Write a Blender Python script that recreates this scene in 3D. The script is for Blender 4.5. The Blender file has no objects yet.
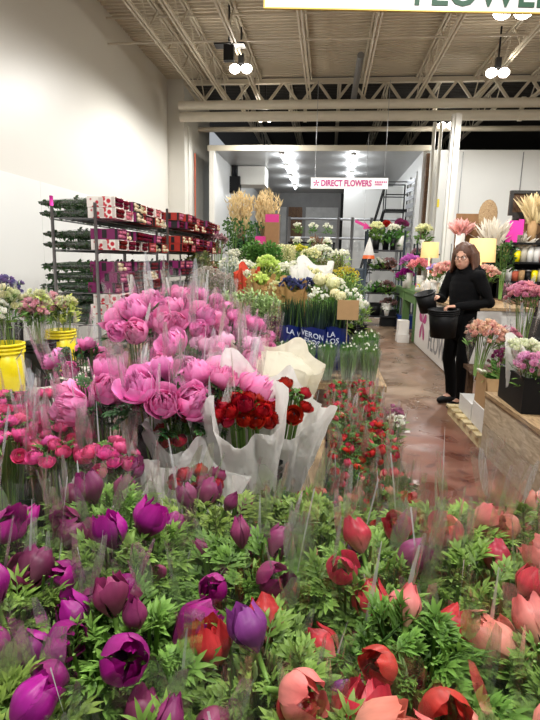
import bpy, math, random
import numpy as np
from mathutils import Vector, Matrix
random.seed(7)
RNG = np.random.default_rng(7)
PI = math.pi
COL = bpy.context.scene.collection
SC = bpy.context.scene

# ------------------------------------------------------------------ camera frame
F_, CX, CY, EYE = 520.0, 270.0, 360.0, 1.5
_down = np.array([-61.0, 2715.0, 520.0]); _down /= np.linalg.norm(_down)
_dep = np.array([58.0, 261.7 - 360, 520.0]); _dep -= _dep.dot(-_down) * (-_down); _dep /= np.linalg.norm(_dep)
_right = np.cross(_down, _dep)
RC = np.stack([_right, _dep, -_down])          # world = RC @ (x right, y down, z forward)

def at(px, py, X=None, Y=None, Z=None):
    """A point of the room seen at a pixel, on a known plane."""
    r = RC @ np.array([(px - CX) / F_, (py - CY) / F_, 1.0])
    t = Y / r[1] if Y is not None else ((Z - EYE) / r[2] if Z is not None else X / r[0])
    p = np.array([0, 0, EYE]) + t * r
    return Vector(p)

cam = bpy.data.objects.new('camera', bpy.data.cameras.new('camera'))
COL.objects.link(cam)
cx_, cy_, cz_ = RC @ np.array([1, 0, 0]), RC @ np.array([0, -1, 0]), RC @ np.array([0, 0, -1])
m = Matrix(((cx_[0], cy_[0], cz_[0], 0), (cx_[1], cy_[1], cz_[1], 0), (cx_[2], cy_[2], cz_[2], EYE), (0, 0, 0, 1)))
cam.matrix_world = m
cam.data.sensor_fit = 'VERTICAL'; cam.data.sensor_height = 24.0
cam.data.lens = 24.0 * F_ / 720.0
cam.data.clip_start = 0.02; cam.data.clip_end = 100
SC.camera = cam
SC.view_settings.view_transform = 'Standard'; SC.view_settings.look = 'None'
SC.view_settings.gamma = 1.0; SC.view_settings.use_curve_mapping = False
SC.view_settings.exposure = 0.48
SC.cycles.max_bounces = 10; SC.cycles.transparent_max_bounces = 28
SC.cycles.diffuse_bounces = 4; SC.cycles.glossy_bounces = 3
SC.cycles.sample_clamp_indirect = 4.0; SC.cycles.sample_clamp_direct = 12.0
SC.cycles.caustics_reflective = False; SC.cycles.caustics_refractive = False
SC.cycles.use_denoising = True

# ------------------------------------------------------------------ mesh builder
class MB:
    def __init__(s):
        s.v = []; s.n = 0; s.f = []; s.m = []; s.t = []; s.r = []; s.mi = 0
    def _add(s, V, Fs, t=None, r=None):
        V = np.asarray(V, float).reshape(-1, 3); k = len(V)
        s.v.append(V)
        s.t.append(np.zeros(k) if t is None else np.broadcast_to(np.asarray(t, float).ravel() if np.ndim(t) else np.full(k, t), (k,)))
        s.r.append(np.full(k, random.random() if r is None else r))
        s.f += [tuple(i + s.n for i in q) for q in Fs]; s.m += [s.mi] * len(Fs); s.n += k
    def grid(s, P, t=None, r=None, cu=False, cv=False):
        P = np.asarray(P, float); nu, nv = P.shape[:2]; Fs = []
        for i in range(nu if cu else nu - 1):
            for j in range(nv if cv else nv - 1):
                a, b = i, (i + 1) % nu; c, d = j, (j + 1) % nv
                Fs.append((a * nv + c, a * nv + d, b * nv + d, b * nv + c))
        s._add(P.reshape(-1, 3), Fs, t, r)
    def box(s, lo, hi, r=None):
        (a, b, c), (d, e, f) = lo, hi
        V = [(a, b, c), (d, b, c), (d, e, c), (a, e, c), (a, b, f), (d, b, f), (d, e, f), (a, e, f)]
        s._add(V, [(0, 3, 2, 1), (4, 5, 6, 7), (0, 1, 5, 4), (1, 2, 6, 5), (2, 3, 7, 6), (3, 0, 4, 7)], None, r)
    def bar(s, p, q, w, h=None, up=(0, 0, 1)):
        p, q = np.array(p, float), np.array(q, float); h = h or w
        d = q - p; d /= np.linalg.norm(d); u = np.array(up, float)
        if abs(d.dot(u)) > .98: u = np.array([1.0, 0, 0])
        x = np.cross(d, u); x /= np.linalg.norm(x); y = np.cross(x, d)
        V = [c + x * w / 2 * i + y * h / 2 * j for c in (p, q) for i, j in ((-1, -1), (1, -1), (1, 1), (-1, 1))]
        s._add(V, [(0, 1, 2, 3), (7, 6, 5, 4), (0, 4, 5, 1), (1, 5, 6, 2), (2, 6, 7, 3), (3, 7, 4, 0)])
    def tube(s, pts, rad, n=8, cap=True, r=None, t=None):
        P = np.asarray(pts, float); k = len(P); rad = np.broadcast_to(np.asarray(rad, float), (k,))
        T = np.gradient(P, axis=0); T /= np.linalg.norm(T, axis=1, keepdims=True) + 1e-12
        u = np.array([0.0, 0, 1]) if abs(T[0][2]) < .9 else np.array([1.0, 0, 0])
        G = np.zeros((k, n, 3)); an = np.arange(n) * 2 * PI / n
        for i in range(k):
            x = np.cross(T[i], u); x /= np.linalg.norm(x) + 1e-12; y = np.cross(x, T[i]); u = y
            G[i] = P[i] + rad[i] * (np.cos(an)[:, None] * x + np.sin(an)[:, None] * y)
        tt = None if t is None else np.repeat(np.linspace(t[0], t[1], k), n)
        b = s.n
        s.grid(G, tt, r, cv=True)
        if cap:
            s.f += [tuple(b + j for j in range(n)), tuple(b + (k - 1) * n + n - 1 - j for j in range(n))]; s.m += [s.mi] * 2
    def lathe(s, prof, n=24, c=(0, 0, 0), wob=None):
        an = np.arange(n) * 2 * PI / n; G = np.zeros((len(prof), n, 3))
        for i, (r_, z) in enumerate(prof):
            rr = r_ * (1 + (wob(an, i / (len(prof) - 1)) if wob else 0))
            G[i] = np.stack([c[0] + rr * np.cos(an), c[1] + rr * np.sin(an), np.full(n, c[2] + z)], 1)
        s.grid(G, np.repeat(np.linspace(0, 1, len(prof)), n), None, cv=True)
    def ball(s, c, r, nu=8, nv=12, sq=(1, 1, 1), nz=0):
        th = np.linspace(0.02, PI - .02, nu); ph = np.arange(nv) * 2 * PI / nv
        T, P = np.meshgrid(th, ph, indexing='ij')
        k = 1 + nz * RNG.standard_normal(T.shape)
        G = np.stack([c[0] + r * sq[0] * k * np.sin(T) * np.cos(P), c[1] + r * sq[1] * k * np.sin(T) * np.sin(P), c[2] + r * sq[2] * k * np.cos(T)], 2)
        s.grid(G, np.repeat(1 - th / PI, nv), None, cv=True)
    def xf(s, M, start=0):
        """Transform every vertex block from index start on by a 4x4 matrix."""
        A = np.array(M)
        for i in range(start, len(s.v)): s.v[i] = s.v[i] @ A[:3, :3].T + A[:3, 3]
    def put(s, o, M):
        """Append another builder's shape, transformed."""
        A = np.array(M); b = s.n
        for i in range(len(o.v)):
            s.v.append(o.v[i] @ A[:3, :3].T + A[:3, 3]); s.t.append(o.t[i]); s.r.append(o.r[i])
        s.f += [tuple(i + b for i in q) for q in o.f]; s.m += [x if s.mi == 0 else s.mi for x in o.m]; s.n += o.n
    def mesh(s, name, mats, smooth=True):
        me = bpy.data.meshes.new(name)
        V = np.concatenate(s.v) if s.v else np.zeros((0, 3))
        me.from_pydata(V.tolist(), [], s.f)
        for mt in (mats if isinstance(mats, (list, tuple)) else [mats]): me.materials.append(mt)
        if smooth: me.polygons.foreach_set('use_smooth', [True] * len(me.polygons))
        me.polygons.foreach_set('material_index', s.m)
        a = me.attributes.new('t', 'FLOAT', 'POINT'); a.data.foreach_set('value', np.concatenate(s.t))
        a = me.attributes.new('rnd', 'FLOAT', 'POINT'); a.data.foreach_set('value', np.concatenate(s.r))
        me.update()
        return me

def mobj(name, me, parent=None, M=None):
    o = bpy.data.objects.new(name, me); COL.objects.link(o)
    if parent: o.parent = parent
    if M is not None: o.matrix_basis = M if isinstance(M, Matrix) else Matrix.Translation(M)
    return o
def tag(o, label, cat, group=None, kind=None):
    o['label'] = label; o['category'] = cat
    if group: o['group'] = group
    if kind: o['kind'] = kind
    return o
def thing(name, label, cat, loc, rot=(0, 0, 0), group=None):
    o = bpy.data.objects.new(name, None); COL.objects.link(o); o.empty_display_size = .05
    o.location = loc; o.rotation_euler = rot
    return tag(o, label, cat, group)
def struct(name, mb, mat, smooth=False):
    o = mobj(name, mb.mesh(name, mat, smooth)); o['kind'] = 'structure'; return o
def TRS(loc=(0, 0, 0), rot=(0, 0, 0), sc=1.0):
    from mathutils import Euler
    if not hasattr(sc, '__len__'): sc = (sc,) * 3
    return Matrix.Translation(loc) @ Euler(rot).to_matrix().to_4x4() @ Matrix.Diagonal((*sc, 1))
ORD = 'first second third fourth fifth sixth seventh eighth ninth tenth eleventh twelfth thirteenth fourteenth fifteenth sixteenth'.split()

# ------------------------------------------------------------------ materials
def lin(c):
    if isinstance(c, str): c = [int(c[i:i + 2], 16) / 255 for i in (0, 2, 4)]
    return tuple(x / 12.92 if x <= .04045 else ((x + .055) / 1.055) ** 2.4 for x in c) + (1,)
def newmat(name):
    mt = bpy.data.materials.new(name); mt.use_nodes = True
    nt = mt.node_tree; return mt, nt, nt.nodes['Principled BSDF'], nt.nodes['Material Output']
def N(nt, typ, **kw):
    n = nt.nodes.new(typ)
    for k, v in kw.items():
        if k in n.inputs.keys(): n.inputs[k].default_value = v
        else: setattr(n, k, v)
    return n
def ramp(nt, stops, src):
    n = nt.nodes.new('ShaderNodeValToRGB'); e = n.color_ramp.elements
    while len(e) < len(stops): e.new(.5)
    for i, (p, c) in enumerate(stops): e[i].position = p; e[i].color = lin(c)
    nt.links.new(src, n.inputs[0]); return n
def mixc(nt, fac, a, b, mode='MIX'):
    n = nt.nodes.new('ShaderNodeMix'); n.data_type = 'RGBA'; n.blend_type = mode
    for s, x in ((0, fac), (6, a), (7, b)):
        if hasattr(x, 'links'): nt.links.new(x, n.inputs[s])
        else: n.inputs[s].default_value = x
    return n.outputs[2]
def plain(name, col, rough=.5, metal=0, noise=0, scale=20, spec=.5, bump=0, emit=None, es=1, coords='Object'):
    mt, nt, b, out = newmat(name)
    b.inputs['Base Color'].default_value = lin(col); b.inputs['Roughness'].default_value = rough
    b.inputs['Metallic'].default_value = metal; b.inputs['Specular IOR Level'].default_value = spec
    if noise or bump:
        tc = N(nt, 'ShaderNodeTexCoord'); nz = N(nt, 'ShaderNodeTexNoise', Scale=scale, Detail=6.0)
        nt.links.new(tc.outputs[coords], nz.inputs['Vector'])
        if noise:
            c = lin(col); d = tuple(x * (1 - noise) for x in c[:3]) + (1,); e = tuple(min(1, x * (1 + noise * .6)) for x in c[:3]) + (1,)
            nt.links.new(mixc(nt, nz.outputs[0], d, e), b.inputs['Base Color'])
        if bump:
            bp = N(nt, 'ShaderNodeBump', Strength=bump, Distance=.01); nt.links.new(nz.outputs[0], bp.inputs['Height'])
            nt.links.new(bp.outputs[0], b.inputs['Normal'])
    if emit:
        b.inputs['Emission Color'].default_value = lin(emit); b.inputs['Emission Strength'].default_value = es
    return mt
def petal_mat(name, base, tip, mid=None, hue=.02, val=.25, rough=.45, sss=.0, vein=.25, trans=.25):
    """Petal tissue: base-to-tip colour, veins, a little variation from petal to petal and flower to flower."""
    mt, nt, b, out = newmat(name)
    a = N(nt, 'ShaderNodeAttribute', attribute_name='t'); r = N(nt, 'ShaderNodeAttribute', attribute_name='rnd'); oi = N(nt, 'ShaderNodeObjectInfo')
    rp = ramp(nt, [(0, base), (.5, mid), (1, tip)] if mid else [(0, base), (.8, tip)], a.outputs['Fac'])
    tc = N(nt, 'ShaderNodeTexCoord'); nz = N(nt, 'ShaderNodeTexNoise', Scale=55.0, Detail=3.0)
    mp = N(nt, 'ShaderNodeMapping'); mp.inputs['Scale'].default_value = (3, 3, .5)
    nt.links.new(tc.outputs['Object'], mp.inputs[0]); nt.links.new(mp.outputs[0], nz.inputs['Vector'])
    hs = N(nt, 'ShaderNodeHueSaturation')
    def rng(src, lo, hi):
        q = N(nt, 'ShaderNodeMapRange'); q.inputs[3].default_value = lo; q.inputs[4].default_value = hi
        nt.links.new(src, q.inputs[0]); return q.outputs[0]
    nt.links.new(rng(oi.outputs['Random'], .5 - hue, .5 + hue), hs.inputs['Hue'])
    ad = N(nt, 'ShaderNodeMath', operation='ADD'); nt.links.new(rng(r.outputs['Fac'], 1 - val, 1 + val * .5), ad.inputs[0])
    nt.links.new(rng(nz.outputs[0], -vein, vein), ad.inputs[1]); nt.links.new(ad.outputs[0], hs.inputs['Value'])
    nt.links.new(rp.outputs[0], hs.inputs['Color'])
    nt.links.new(hs.outputs[0], b.inputs['Base Color']); b.inputs['Roughness'].default_value = rough
    b.inputs['Specular IOR Level'].default_value = .35
    if trans:
        tr = N(nt, 'ShaderNodeBsdfTranslucent'); nt.links.new(hs.outputs[0], tr.inputs[0])
        mx = N(nt, 'ShaderNodeMixShader'); mx.inputs[0].default_value = trans
        nt.links.new(b.outputs[0], mx.inputs[1]); nt.links.new(tr.outputs[0], mx.inputs[2]); nt.links.new(mx.outputs[0], out.inputs[0])
    return mt
def film_mat(name, haze=.05, gloss=.5, tint=(1, 1, 1), rough=.05, base=.012):
    """Clear wrapping film: mostly see-through, shiny towards grazing, faintly milky."""
    mt, nt, b, out = newmat(name); nt.nodes.remove(b)
    tr = N(nt, 'ShaderNodeBsdfTransparent'); tr.inputs[0].default_value = (*[.985 * x for x in tint], 1)
    gl = N(nt, 'ShaderNodeBsdfGlossy', Roughness=rough); gl.inputs[0].default_value = (1, 1, 1, 1)
    df = N(nt, 'ShaderNodeBsdfDiffuse'); df.inputs[0].default_value = (.85, .86, .87, 1)
    lw = N(nt, 'ShaderNodeLayerWeight', Blend=.22)
    tc = N(nt, 'ShaderNodeTexCoord'); nz = N(nt, 'ShaderNodeTexNoise', Scale=26.0, Detail=4.0, Distortion=1.2)
    mp = N(nt, 'ShaderNodeMapping'); mp.inputs['Scale'].default_value = (1, 1, .25)
    nt.links.new(tc.outputs['Object'], mp.inputs[0]); nt.links.new(mp.outputs[0], nz.inputs['Vector'])
    bp = N(nt, 'ShaderNodeBump', Strength=.35, Distance=.02); nt.links.new(nz.outputs[0], bp.inputs['Height'])
    nt.links.new(bp.outputs[0], gl.inputs['Normal']); nt.links.new(bp.outputs[0], lw.inputs['Normal'])
    m1 = N(nt, 'ShaderNodeMixShader'); m1.inputs[0].default_value = haze
    nt.links.new(tr.outputs[0], m1.inputs[1]); nt.links.new(df.outputs[0], m1.inputs[2])
    mu = N(nt, 'ShaderNodeMath', operation='MULTIPLY_ADD'); mu.inputs[1].default_value = gloss; mu.inputs[2].default_value = base
    nt.links.new(lw.outputs['Facing'], mu.inputs[0])
    m2 = N(nt, 'ShaderNodeMixShader'); nt.links.new(mu.outputs[0], m2.inputs[0])
    nt.links.new(m1.outputs[0], m2.inputs[1]); nt.links.new(gl.outputs[0], m2.inputs[2]); nt.links.new(m2.outputs[0], out.inputs[0])
    return mt
def paper_mat(name, col, trans=.35, rough=.8):
    mt, nt, b, out = newmat(name)
    b.inputs['Base Color'].default_value = lin(col); b.inputs['Roughness'].default_value = rough
    tc = N(nt, 'ShaderNodeTexCoord'); nz = N(nt, 'ShaderNodeTexNoise', Scale=22.0, Detail=5.0, Distortion=.8)
    nt.links.new(tc.outputs['Object'], nz.inputs['Vector'])
    bp = N(nt, 'ShaderNodeBump', Strength=.5, Distance=.02); nt.links.new(nz.outputs[0], bp.inputs['Height']); nt.links.new(bp.outputs[0], b.inputs['Normal'])
    tr = N(nt, 'ShaderNodeBsdfTranslucent'); tr.inputs[0].default_value = lin(col)
    mx = N(nt, 'ShaderNodeMixShader'); mx.inputs[0].default_value = trans
    nt.links.new(b.outputs[0], mx.inputs[1]); nt.links.new(tr.outputs[0], mx.inputs[2]); nt.links.new(mx.outputs[0], out.inputs[0])
    return mt

M = {}
M['black'] = plain('black_plastic', '08080a', .55, spec=.25)
M['black_cloth'] = plain('black_cloth', '0b0b0d', .85, noise=.4, scale=60)
M['dark_metal'] = plain('dark_metal', '2a2a2c', .4, .6)
M['chrome'] = plain('chrome', 'b8b8b8', .3, .9)
M['grey_metal'] = plain('grey_metal', '8f9092', .4, .6)
M['white_paint'] = plain('white_paint', 'd8d6ce', .5, noise=.05, scale=6)
M['cream_paint'] = plain('cream_paint', 'b9b2a0', .5, noise=.15, scale=5)
M['white_plastic'] = plain('white_plastic', 'dcdad2', .4, noise=.05)
M['yellow_plastic'] = plain('yellow_plastic', 'e9d400', .35, noise=.05, scale=10)
M['wood'] = None
M['kraft'] = plain('kraft_card', 'b08d62', .8, noise=.12, scale=30)
M['brown_card'] = plain('brown_card', '8d6a45', .8, noise=.15, scale=20)
M['white_card'] = plain('white_card', 'd9d7d2', .7, noise=.05)
M['magenta'] = plain('magenta_print', 'c2207a', .5)
M['pink_sign'] = plain('pink_card', 'e02fa0', .6)
M['blue'] = plain('blue_plastic', '1c3f97', .4)
M['navy_film'] = plain('navy_film', '16246b', .3, noise=.3, scale=40)
M['green_paint'] = plain('green_paint', '5b7f46', .5, noise=.2, scale=12)
M['terracotta'] = plain('terracotta', 'b3543a', .7)
M['grey_plastic'] = plain('grey_plastic', '55606a', .45)
M['steel_blue'] = plain('steel_blue', '3d4a58', .5)
M['film'] = film_mat('clear_film', .006, .32)
M['film_far'] = film_mat('clear_film_far', .05, .3)
M['film_milky'] = film_mat('milky_film', .3, .4)
M['tissue'] = paper_mat('white_tissue', 'f6f5f1', .5)
M['tissue_cream'] = paper_mat('cream_tissue', 'f4efdc', .45)
M['glint_facet'] = film_mat('film_glint_facet', .13, .4, rough=.17, base=.38)  # shinier, whiter film for the painted glints near sleeve rims
M['seam'] = film_mat('film_seam_glint', .55, .6)  # white film: streaks of light put into seam and pleat strips
M['kraft_wrap'] = paper_mat('kraft_wrap', 'b48c57', .1)
M['red_wrap'] = paper_mat('red_wrap', 'd44a32', .15)
M['glassy'] = film_mat('vase_glass', .05, .5)

def planks_mat(name, c1, c2, scale=(6, 1, 1), rough=.75):
    mt, nt, b, out = newmat(name)
    tc = N(nt, 'ShaderNodeTexCoord'); mp = N(nt, 'ShaderNodeMapping'); mp.inputs['Scale'].default_value = scale
    nz = N(nt, 'ShaderNodeTexNoise', Scale=5.0, Detail=8.0, Distortion=1.5)
    nt.links.new(tc.outputs['Object'], mp.inputs[0]); nt.links.new(mp.outputs[0], nz.inputs['Vector'])
    r = N(nt, 'ShaderNodeAttribute', attribute_name='rnd')
    rp = ramp(nt, [(.3, c1), (.7, c2)], nz.outputs[0])
    hs = N(nt, 'ShaderNodeHueSaturation'); q = N(nt, 'ShaderNodeMapRange'); q.inputs[3].default_value = .75; q.inputs[4].default_value = 1.15
    nt.links.new(r.outputs['Fac'], q.inputs[0]); nt.links.new(q.outputs[0], hs.inputs['Value']); nt.links.new(rp.outputs[0], hs.inputs['Color'])
    nt.links.new(hs.outputs[0], b.inputs['Base Color']); b.inputs['Roughness'].default_value = rough
    bp = N(nt, 'ShaderNodeBump', Strength=.4, Distance=.005); nt.links.new(nz.outputs[0], bp.inputs['Height']); nt.links.new(bp.outputs[0], b.inputs['Normal'])
    return mt
M['wood'] = planks_mat('weathered_wood', '6b5136', 'b59a72', (12, 1.2, 12))
M['pale_wood'] = planks_mat('pale_ply', '9c8a70', 'cbbb9e', (3, 1.2, 6))
M['pallet_wood'] = planks_mat('pallet_wood', 'b9a478', 'e0d0a4', (10, 2, 10))
M['dark_wood'] = planks_mat('dark_wood', '2b1c12', '6a4a2c', (8, 8, 2))
# ================================================================== the setting
def wall_mat(name, col, rough, seam=0):
    mt, nt, b, out = newmat(name)
    tc = N(nt, 'ShaderNodeTexCoord'); nz = N(nt, 'ShaderNodeTexNoise', Scale=.9, Detail=5.0)
    nt.links.new(tc.outputs['Object'], nz.inputs['Vector'])
    c = lin(col); nt.links.new(mixc(nt, nz.outputs[0], tuple(x * .93 for x in c[:3]) + (1,), c), b.inputs['Base Color'])
    b.inputs['Roughness'].default_value = rough
    n2 = N(nt, 'ShaderNodeTexNoise', Scale=3.0, Detail=2.0); nt.links.new(tc.outputs['Object'], n2.inputs['Vector'])
    bp = N(nt, 'ShaderNodeBump', Strength=.12, Distance=.03); nt.links.new(n2.outputs[0], bp.inputs['Height']); nt.links.new(bp.outputs[0], b.inputs['Normal'])
    return mt
M['wall_paint'] = wall_mat('gloss_wall_paint', 'd6d3ca', .42)
M['frp'] = wall_mat('white_wall_panel', 'e2e3df', .4)
M['insul'] = wall_mat('cooler_panel', 'c9c9c6', .35)
def floor_mat():
    mt, nt, b, out = newmat('stained_concrete')
    tc = N(nt, 'ShaderNodeTexCoord')
    n1 = N(nt, 'ShaderNodeTexNoise', Scale=.45, Detail=5.0, Distortion=.4); n2 = N(nt, 'ShaderNodeTexNoise', Scale=2.3, Detail=8.0, Distortion=1.0); n3 = N(nt, 'ShaderNodeTexNoise', Scale=4.5, Detail=5.0, Distortion=.6)
    for n in (n1, n2, n3): nt.links.new(tc.outputs['Object'], n.inputs['Vector'])
    sy = N(nt, 'ShaderNodeSeparateXYZ'); nt.links.new(tc.outputs['Object'], sy.inputs[0])
    mr = N(nt, 'ShaderNodeMapRange'); mr.inputs[1].default_value = 2.5; mr.inputs[2].default_value = 7.0; nt.links.new(sy.outputs[1], mr.inputs[0])
    red = ramp(nt, [(.3, '56281f'), (.7, '834d3c')], n2.outputs[0]); tan = ramp(nt, [(.3, '66523f'), (.7, '8f7a66')], n2.outputs[0])
    ad = N(nt, 'ShaderNodeMath', operation='ADD'); nt.links.new(mr.outputs[0], ad.inputs[0])
    ms = N(nt, 'ShaderNodeMapRange'); ms.inputs[1].default_value = .3; ms.inputs[2].default_value = .7; ms.inputs[3].default_value = -.5; ms.inputs[4].default_value = .5
    nt.links.new(n1.outputs[0], ms.inputs[0]); nt.links.new(ms.outputs[0], ad.inputs[1])
    ad.use_clamp = True
    c = mixc(nt, ad.outputs[0], red.outputs[0], tan.outputs[0])
    st = ramp(nt, [(.56, '000000'), (.62, 'ffffff')], n3.outputs[0])
    ml = N(nt, 'ShaderNodeMath', operation='MULTIPLY'); nt.links.new(st.outputs[0], ml.inputs[0])
    iv = N(nt, 'ShaderNodeMath', operation='SUBTRACT'); iv.inputs[0].default_value = .75; nt.links.new(ad.outputs[0], iv.inputs[1]); iv.use_clamp = True
    nt.links.new(iv.outputs[0], ml.inputs[1])
    c = mixc(nt, ml.outputs[0], c, lin('3a1416'))
    nt.links.new(c, b.inputs['Base Color'])
    rr = ramp(nt, [(.35, '808080'), (.65, 'c0c0c0')], n2.outputs[0]); nt.links.new(rr.outputs[0], b.inputs['Roughness']); b.inputs['Specular IOR Level'].default_value = .3
    bp = N(nt, 'ShaderNodeBump', Strength=.15, Distance=.01); nt.links.new(n2.outputs[0], bp.inputs['Height']); nt.links.new(bp.outputs[0], b.inputs['Normal'])
    return mt
M['floor'] = floor_mat()
CEIL = 5.95; WX = -4.25; YE = 24.5; XR = 8.9
mb = MB(); mb.grid([[(WX, -2, 0), (XR, -2, 0)], [(WX, YE, 0), (XR, YE, 0)]]); struct('floor', mb, M['floor'])
# corrugated steel deck: flutes run across the room
def deck(y0, y1, pitch=.13):
    ys = []; zs = []; y = y0
    while y < y1:
        for dy, dz in ((0, 0), (.05, 0), (.065, .04), (.115, .04)): ys.append(y + dy); zs.append(CEIL + dz)
        y += pitch
    P = np.array([[(x, yy, zz) for x in (WX, XR)] for yy, zz in zip(ys, zs)]); mb = MB(); mb.grid(P); return mb
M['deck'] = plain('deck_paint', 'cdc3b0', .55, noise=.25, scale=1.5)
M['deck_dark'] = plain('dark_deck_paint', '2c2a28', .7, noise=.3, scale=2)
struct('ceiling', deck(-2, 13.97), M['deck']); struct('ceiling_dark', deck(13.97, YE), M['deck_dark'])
# left wall: painted upper part, white panel lower part, pilaster
mb = MB(); mb.box((WX - .15, -2, 0), (WX, 13.9, 6.0)); struct('wall_left', mb, M['wall_paint'])
mb = MB()
for i in range(12): mb.box((WX, -1 + i * 1.22, .02), (WX + .018, -1 + (i + 1) * 1.22 - .006, 2.56), r=.5)
struct('trim_panel_left', mb, M['frp'])
mb = MB(); mb.box((WX - .15, 13.9, 0), (-3.81, 16.8, 6.0)); struct('wall_pilaster', mb, M['wall_paint'])
mb = MB(); mb.box((-3.84, 14.2, 0), (-3.77, 14.5, 4.9)); struct('trim_pilaster', mb, M['white_paint'])
# cooler box at the far end: header, side walls, ceiling, back wall
YC, ZC = 14.73, 4.41
M['cooler_ceil'] = wall_mat('cooler_ceiling', '8f8f8e', .3)
mb = MB(); mb.box((-3.33, YC, 0), (-3.18, 23.6, ZC)); struct('wall_cooler_left', mb, M['insul'])
mb = MB(); mb.box((-3.33, YC, ZC), (2.52, 23.7, ZC + .12)); struct('ceiling_cooler', mb, M['cooler_ceil'])
mb = MB(); mb.box((-3.38, YC - .07, ZC - .02), (2.55, YC, ZC + .12)); struct('trim_cooler_header', mb, M['cream_paint'])
mb = MB(); mb.box((-3.33, YC - .07, 0), (-3.2, YC, ZC - .02)); struct('trim_cooler_left', mb, M['white_paint'])
mb = MB(); mb.box((2.36, YC, 0), (2.52, 23.6, ZC)); struct('wall_cooler_right', mb, M['insul'])
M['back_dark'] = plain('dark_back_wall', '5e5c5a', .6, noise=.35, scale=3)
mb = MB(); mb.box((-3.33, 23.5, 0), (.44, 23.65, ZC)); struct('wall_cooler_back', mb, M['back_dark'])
mb = MB(); mb.box((.44, 18.4, 0), (2.36, 18.55, 4.0)); struct('wall_partition', mb, M['insul'])
M['back_grey'] = plain('back_panel_grey', '8b8a86', .5, noise=.4, scale=4)
M['back_teal'] = plain('back_panel_dark', '30393c', .5, noise=.3, scale=4)
for i, (x0, x1, z0, z1, mt) in enumerate([(-2.9, -1.9, 2.0, 3.8, 'back_grey'), (-1.8, -1.2, 2.15, 3.8, 'dark_wood'), (-1.05, .35, 2.1, 3.8, 'back_grey'), (-1.05, .35, .1, 2.0, 'back_teal'), (-2.9, -1.5, .1, 1.9, 'deck_dark')]):
    mb = MB(); mb.box((x0, 23.44, z0), (x1, 23.5, z1))
    for k in range(1, 5):
        xx = x0 + (x1 - x0) * k / 5; mb.box((xx - .02, 23.42, z0), (xx + .02, 23.44, z1))
    struct('wall_panel_back', mb, M[mt])
# right white box wall, with a jamb and vertical seams
mb = MB(); mb.box((2.52, 14.6, 0), (XR, 14.78, 4.4)); struct('wall_back_right', mb, M['frp'])
mb = MB()
for x in (2.98, 3.33, 4.82): mb.box((x, 14.58, .1), (x + .018, 14.6, 4.35))
struct('trim_wall_seams', mb, M['grey_metal'])
mb = MB(); mb.box((2.42, 14.5, 0), (2.5, 14.66, 4.3)); struct('trim_door_jamb', mb, M['dark_wood'])
mb = MB(); mb.box((XR, -2, 0), (XR + .1, YE, 6.0)); struct('wall_right', mb, M['wall_paint'])
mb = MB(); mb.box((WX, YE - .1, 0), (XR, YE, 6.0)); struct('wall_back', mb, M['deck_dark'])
# joists, girder, pipes
def joist(x, y0, y1, zt=5.92, zb=5.39):
    mb = MB()
    for z, s_ in ((zt - .02, .05), (zb, .045)):
        for dx in (-.032, .032): mb.bar((x + dx, y0, z), (x + dx, y1, z), .032, s_)
    y = y0; k = 0
    while y < y1 - .3:
        mb.bar((x, y, zb if k % 2 else zt), (x, y + .53, zt if k % 2 else zb), .022); y += .53; k += 1
    struct('ceiling_joist', mb, M['joist'])
M['joist'] = plain('joist_paint', 'cfc6b4', .5, noise=.15, scale=3)
for x in (-3.26, -2.7, -1.86, -.62, .66, 1.96, 3.3, 4.6, 5.9, 7.2): joist(x, -1.5, 13.85)
for x in (-2.4, -1.15, .1, 1.3, 2.55, 4.0): joist(x, 14.1, 24)
def girder():
    mb = MB(); y = 13.9
    for z in (5.86, 5.32): mb.box((-3.8, y - .07, z - .05), (XR, y + .07, z + .05))
    x = -3.8; k = 0
    while x < XR - .5:
        mb.bar((x, y, 5.32 if k % 2 else 5.86), (x + .42, y, 5.86 if k % 2 else 5.32), .06); x += .42; k += 1
    return mb
struct('ceiling_girder', girder(), M['joist'])
for yb in (4.1, 7.1, 10.2):
    mb = MB(); mb.tube([(WX, yb, 5.82), (XR, yb, 5.82)], .02, 6); mb.tube([(WX, yb + .03, 5.4), (XR, yb + .03, 5.4)], .018, 6); struct('ceiling_bridging', mb, M['joist'])
M['pipe_paint'] = plain('pipe_paint', 'd2ccbc', .45, noise=.12, scale=3)
for y, z, r_ in ((13.4, 5.19, .105), (13.5, 4.95, .115)):
    mb = MB(); mb.tube([(x, y, z) for x in np.linspace(-3.8, XR, 12)], r_, 16)
    for x in (-.7, 4.3): mb.tube([(x - .04, y, z), (x + .04, y, z)], r_ + .02, 16)
    struct('ceiling_pipe', mb, M['pipe_paint'])
mb = MB(); mb.tube([(-3.9, 15.4, 5.1), (XR, 15.4, 5.1)], .07, 12); struct('ceiling_pipe_far', mb, M['joist'])
p = at(360, 66, Z=5.46); mb = MB()
mb.tube([(p.x, p.y - .1, 5.63), (p.x - .02, p.y + 1.3, 5.5), (p.x - .05, p.y + 2.3, 5.25)], .07, 10); struct('ceiling_duct', mb, M['grey_metal'])
# column and the conduits beside it
mb = MB(); mb.box((2.68, 13.0, 0), (2.88, 13.18, 4.86)); mb.box((2.74, 12.94, 0), (2.82, 13.0, 4.86)); struct('column', mb, M['white_paint'])
for x, y in ((2.69, 14.35), (2.52, 14.3)):
    mb = MB(); mb.tube([(x, y, .1), (x, y, 5.0)], .045, 8); struct('trim_conduit', mb, M['white_paint'])
mb = MB(); mb.tube([(-3.7, 14.55, 2.4), (-3.7, 14.55, 4.3)], .02, 6); mb.box((-3.74, 14.5, 2.25), (-3.66, 14.6, 2.4)); struct('trim_conduit_left', mb, M['terracotta'])

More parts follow.
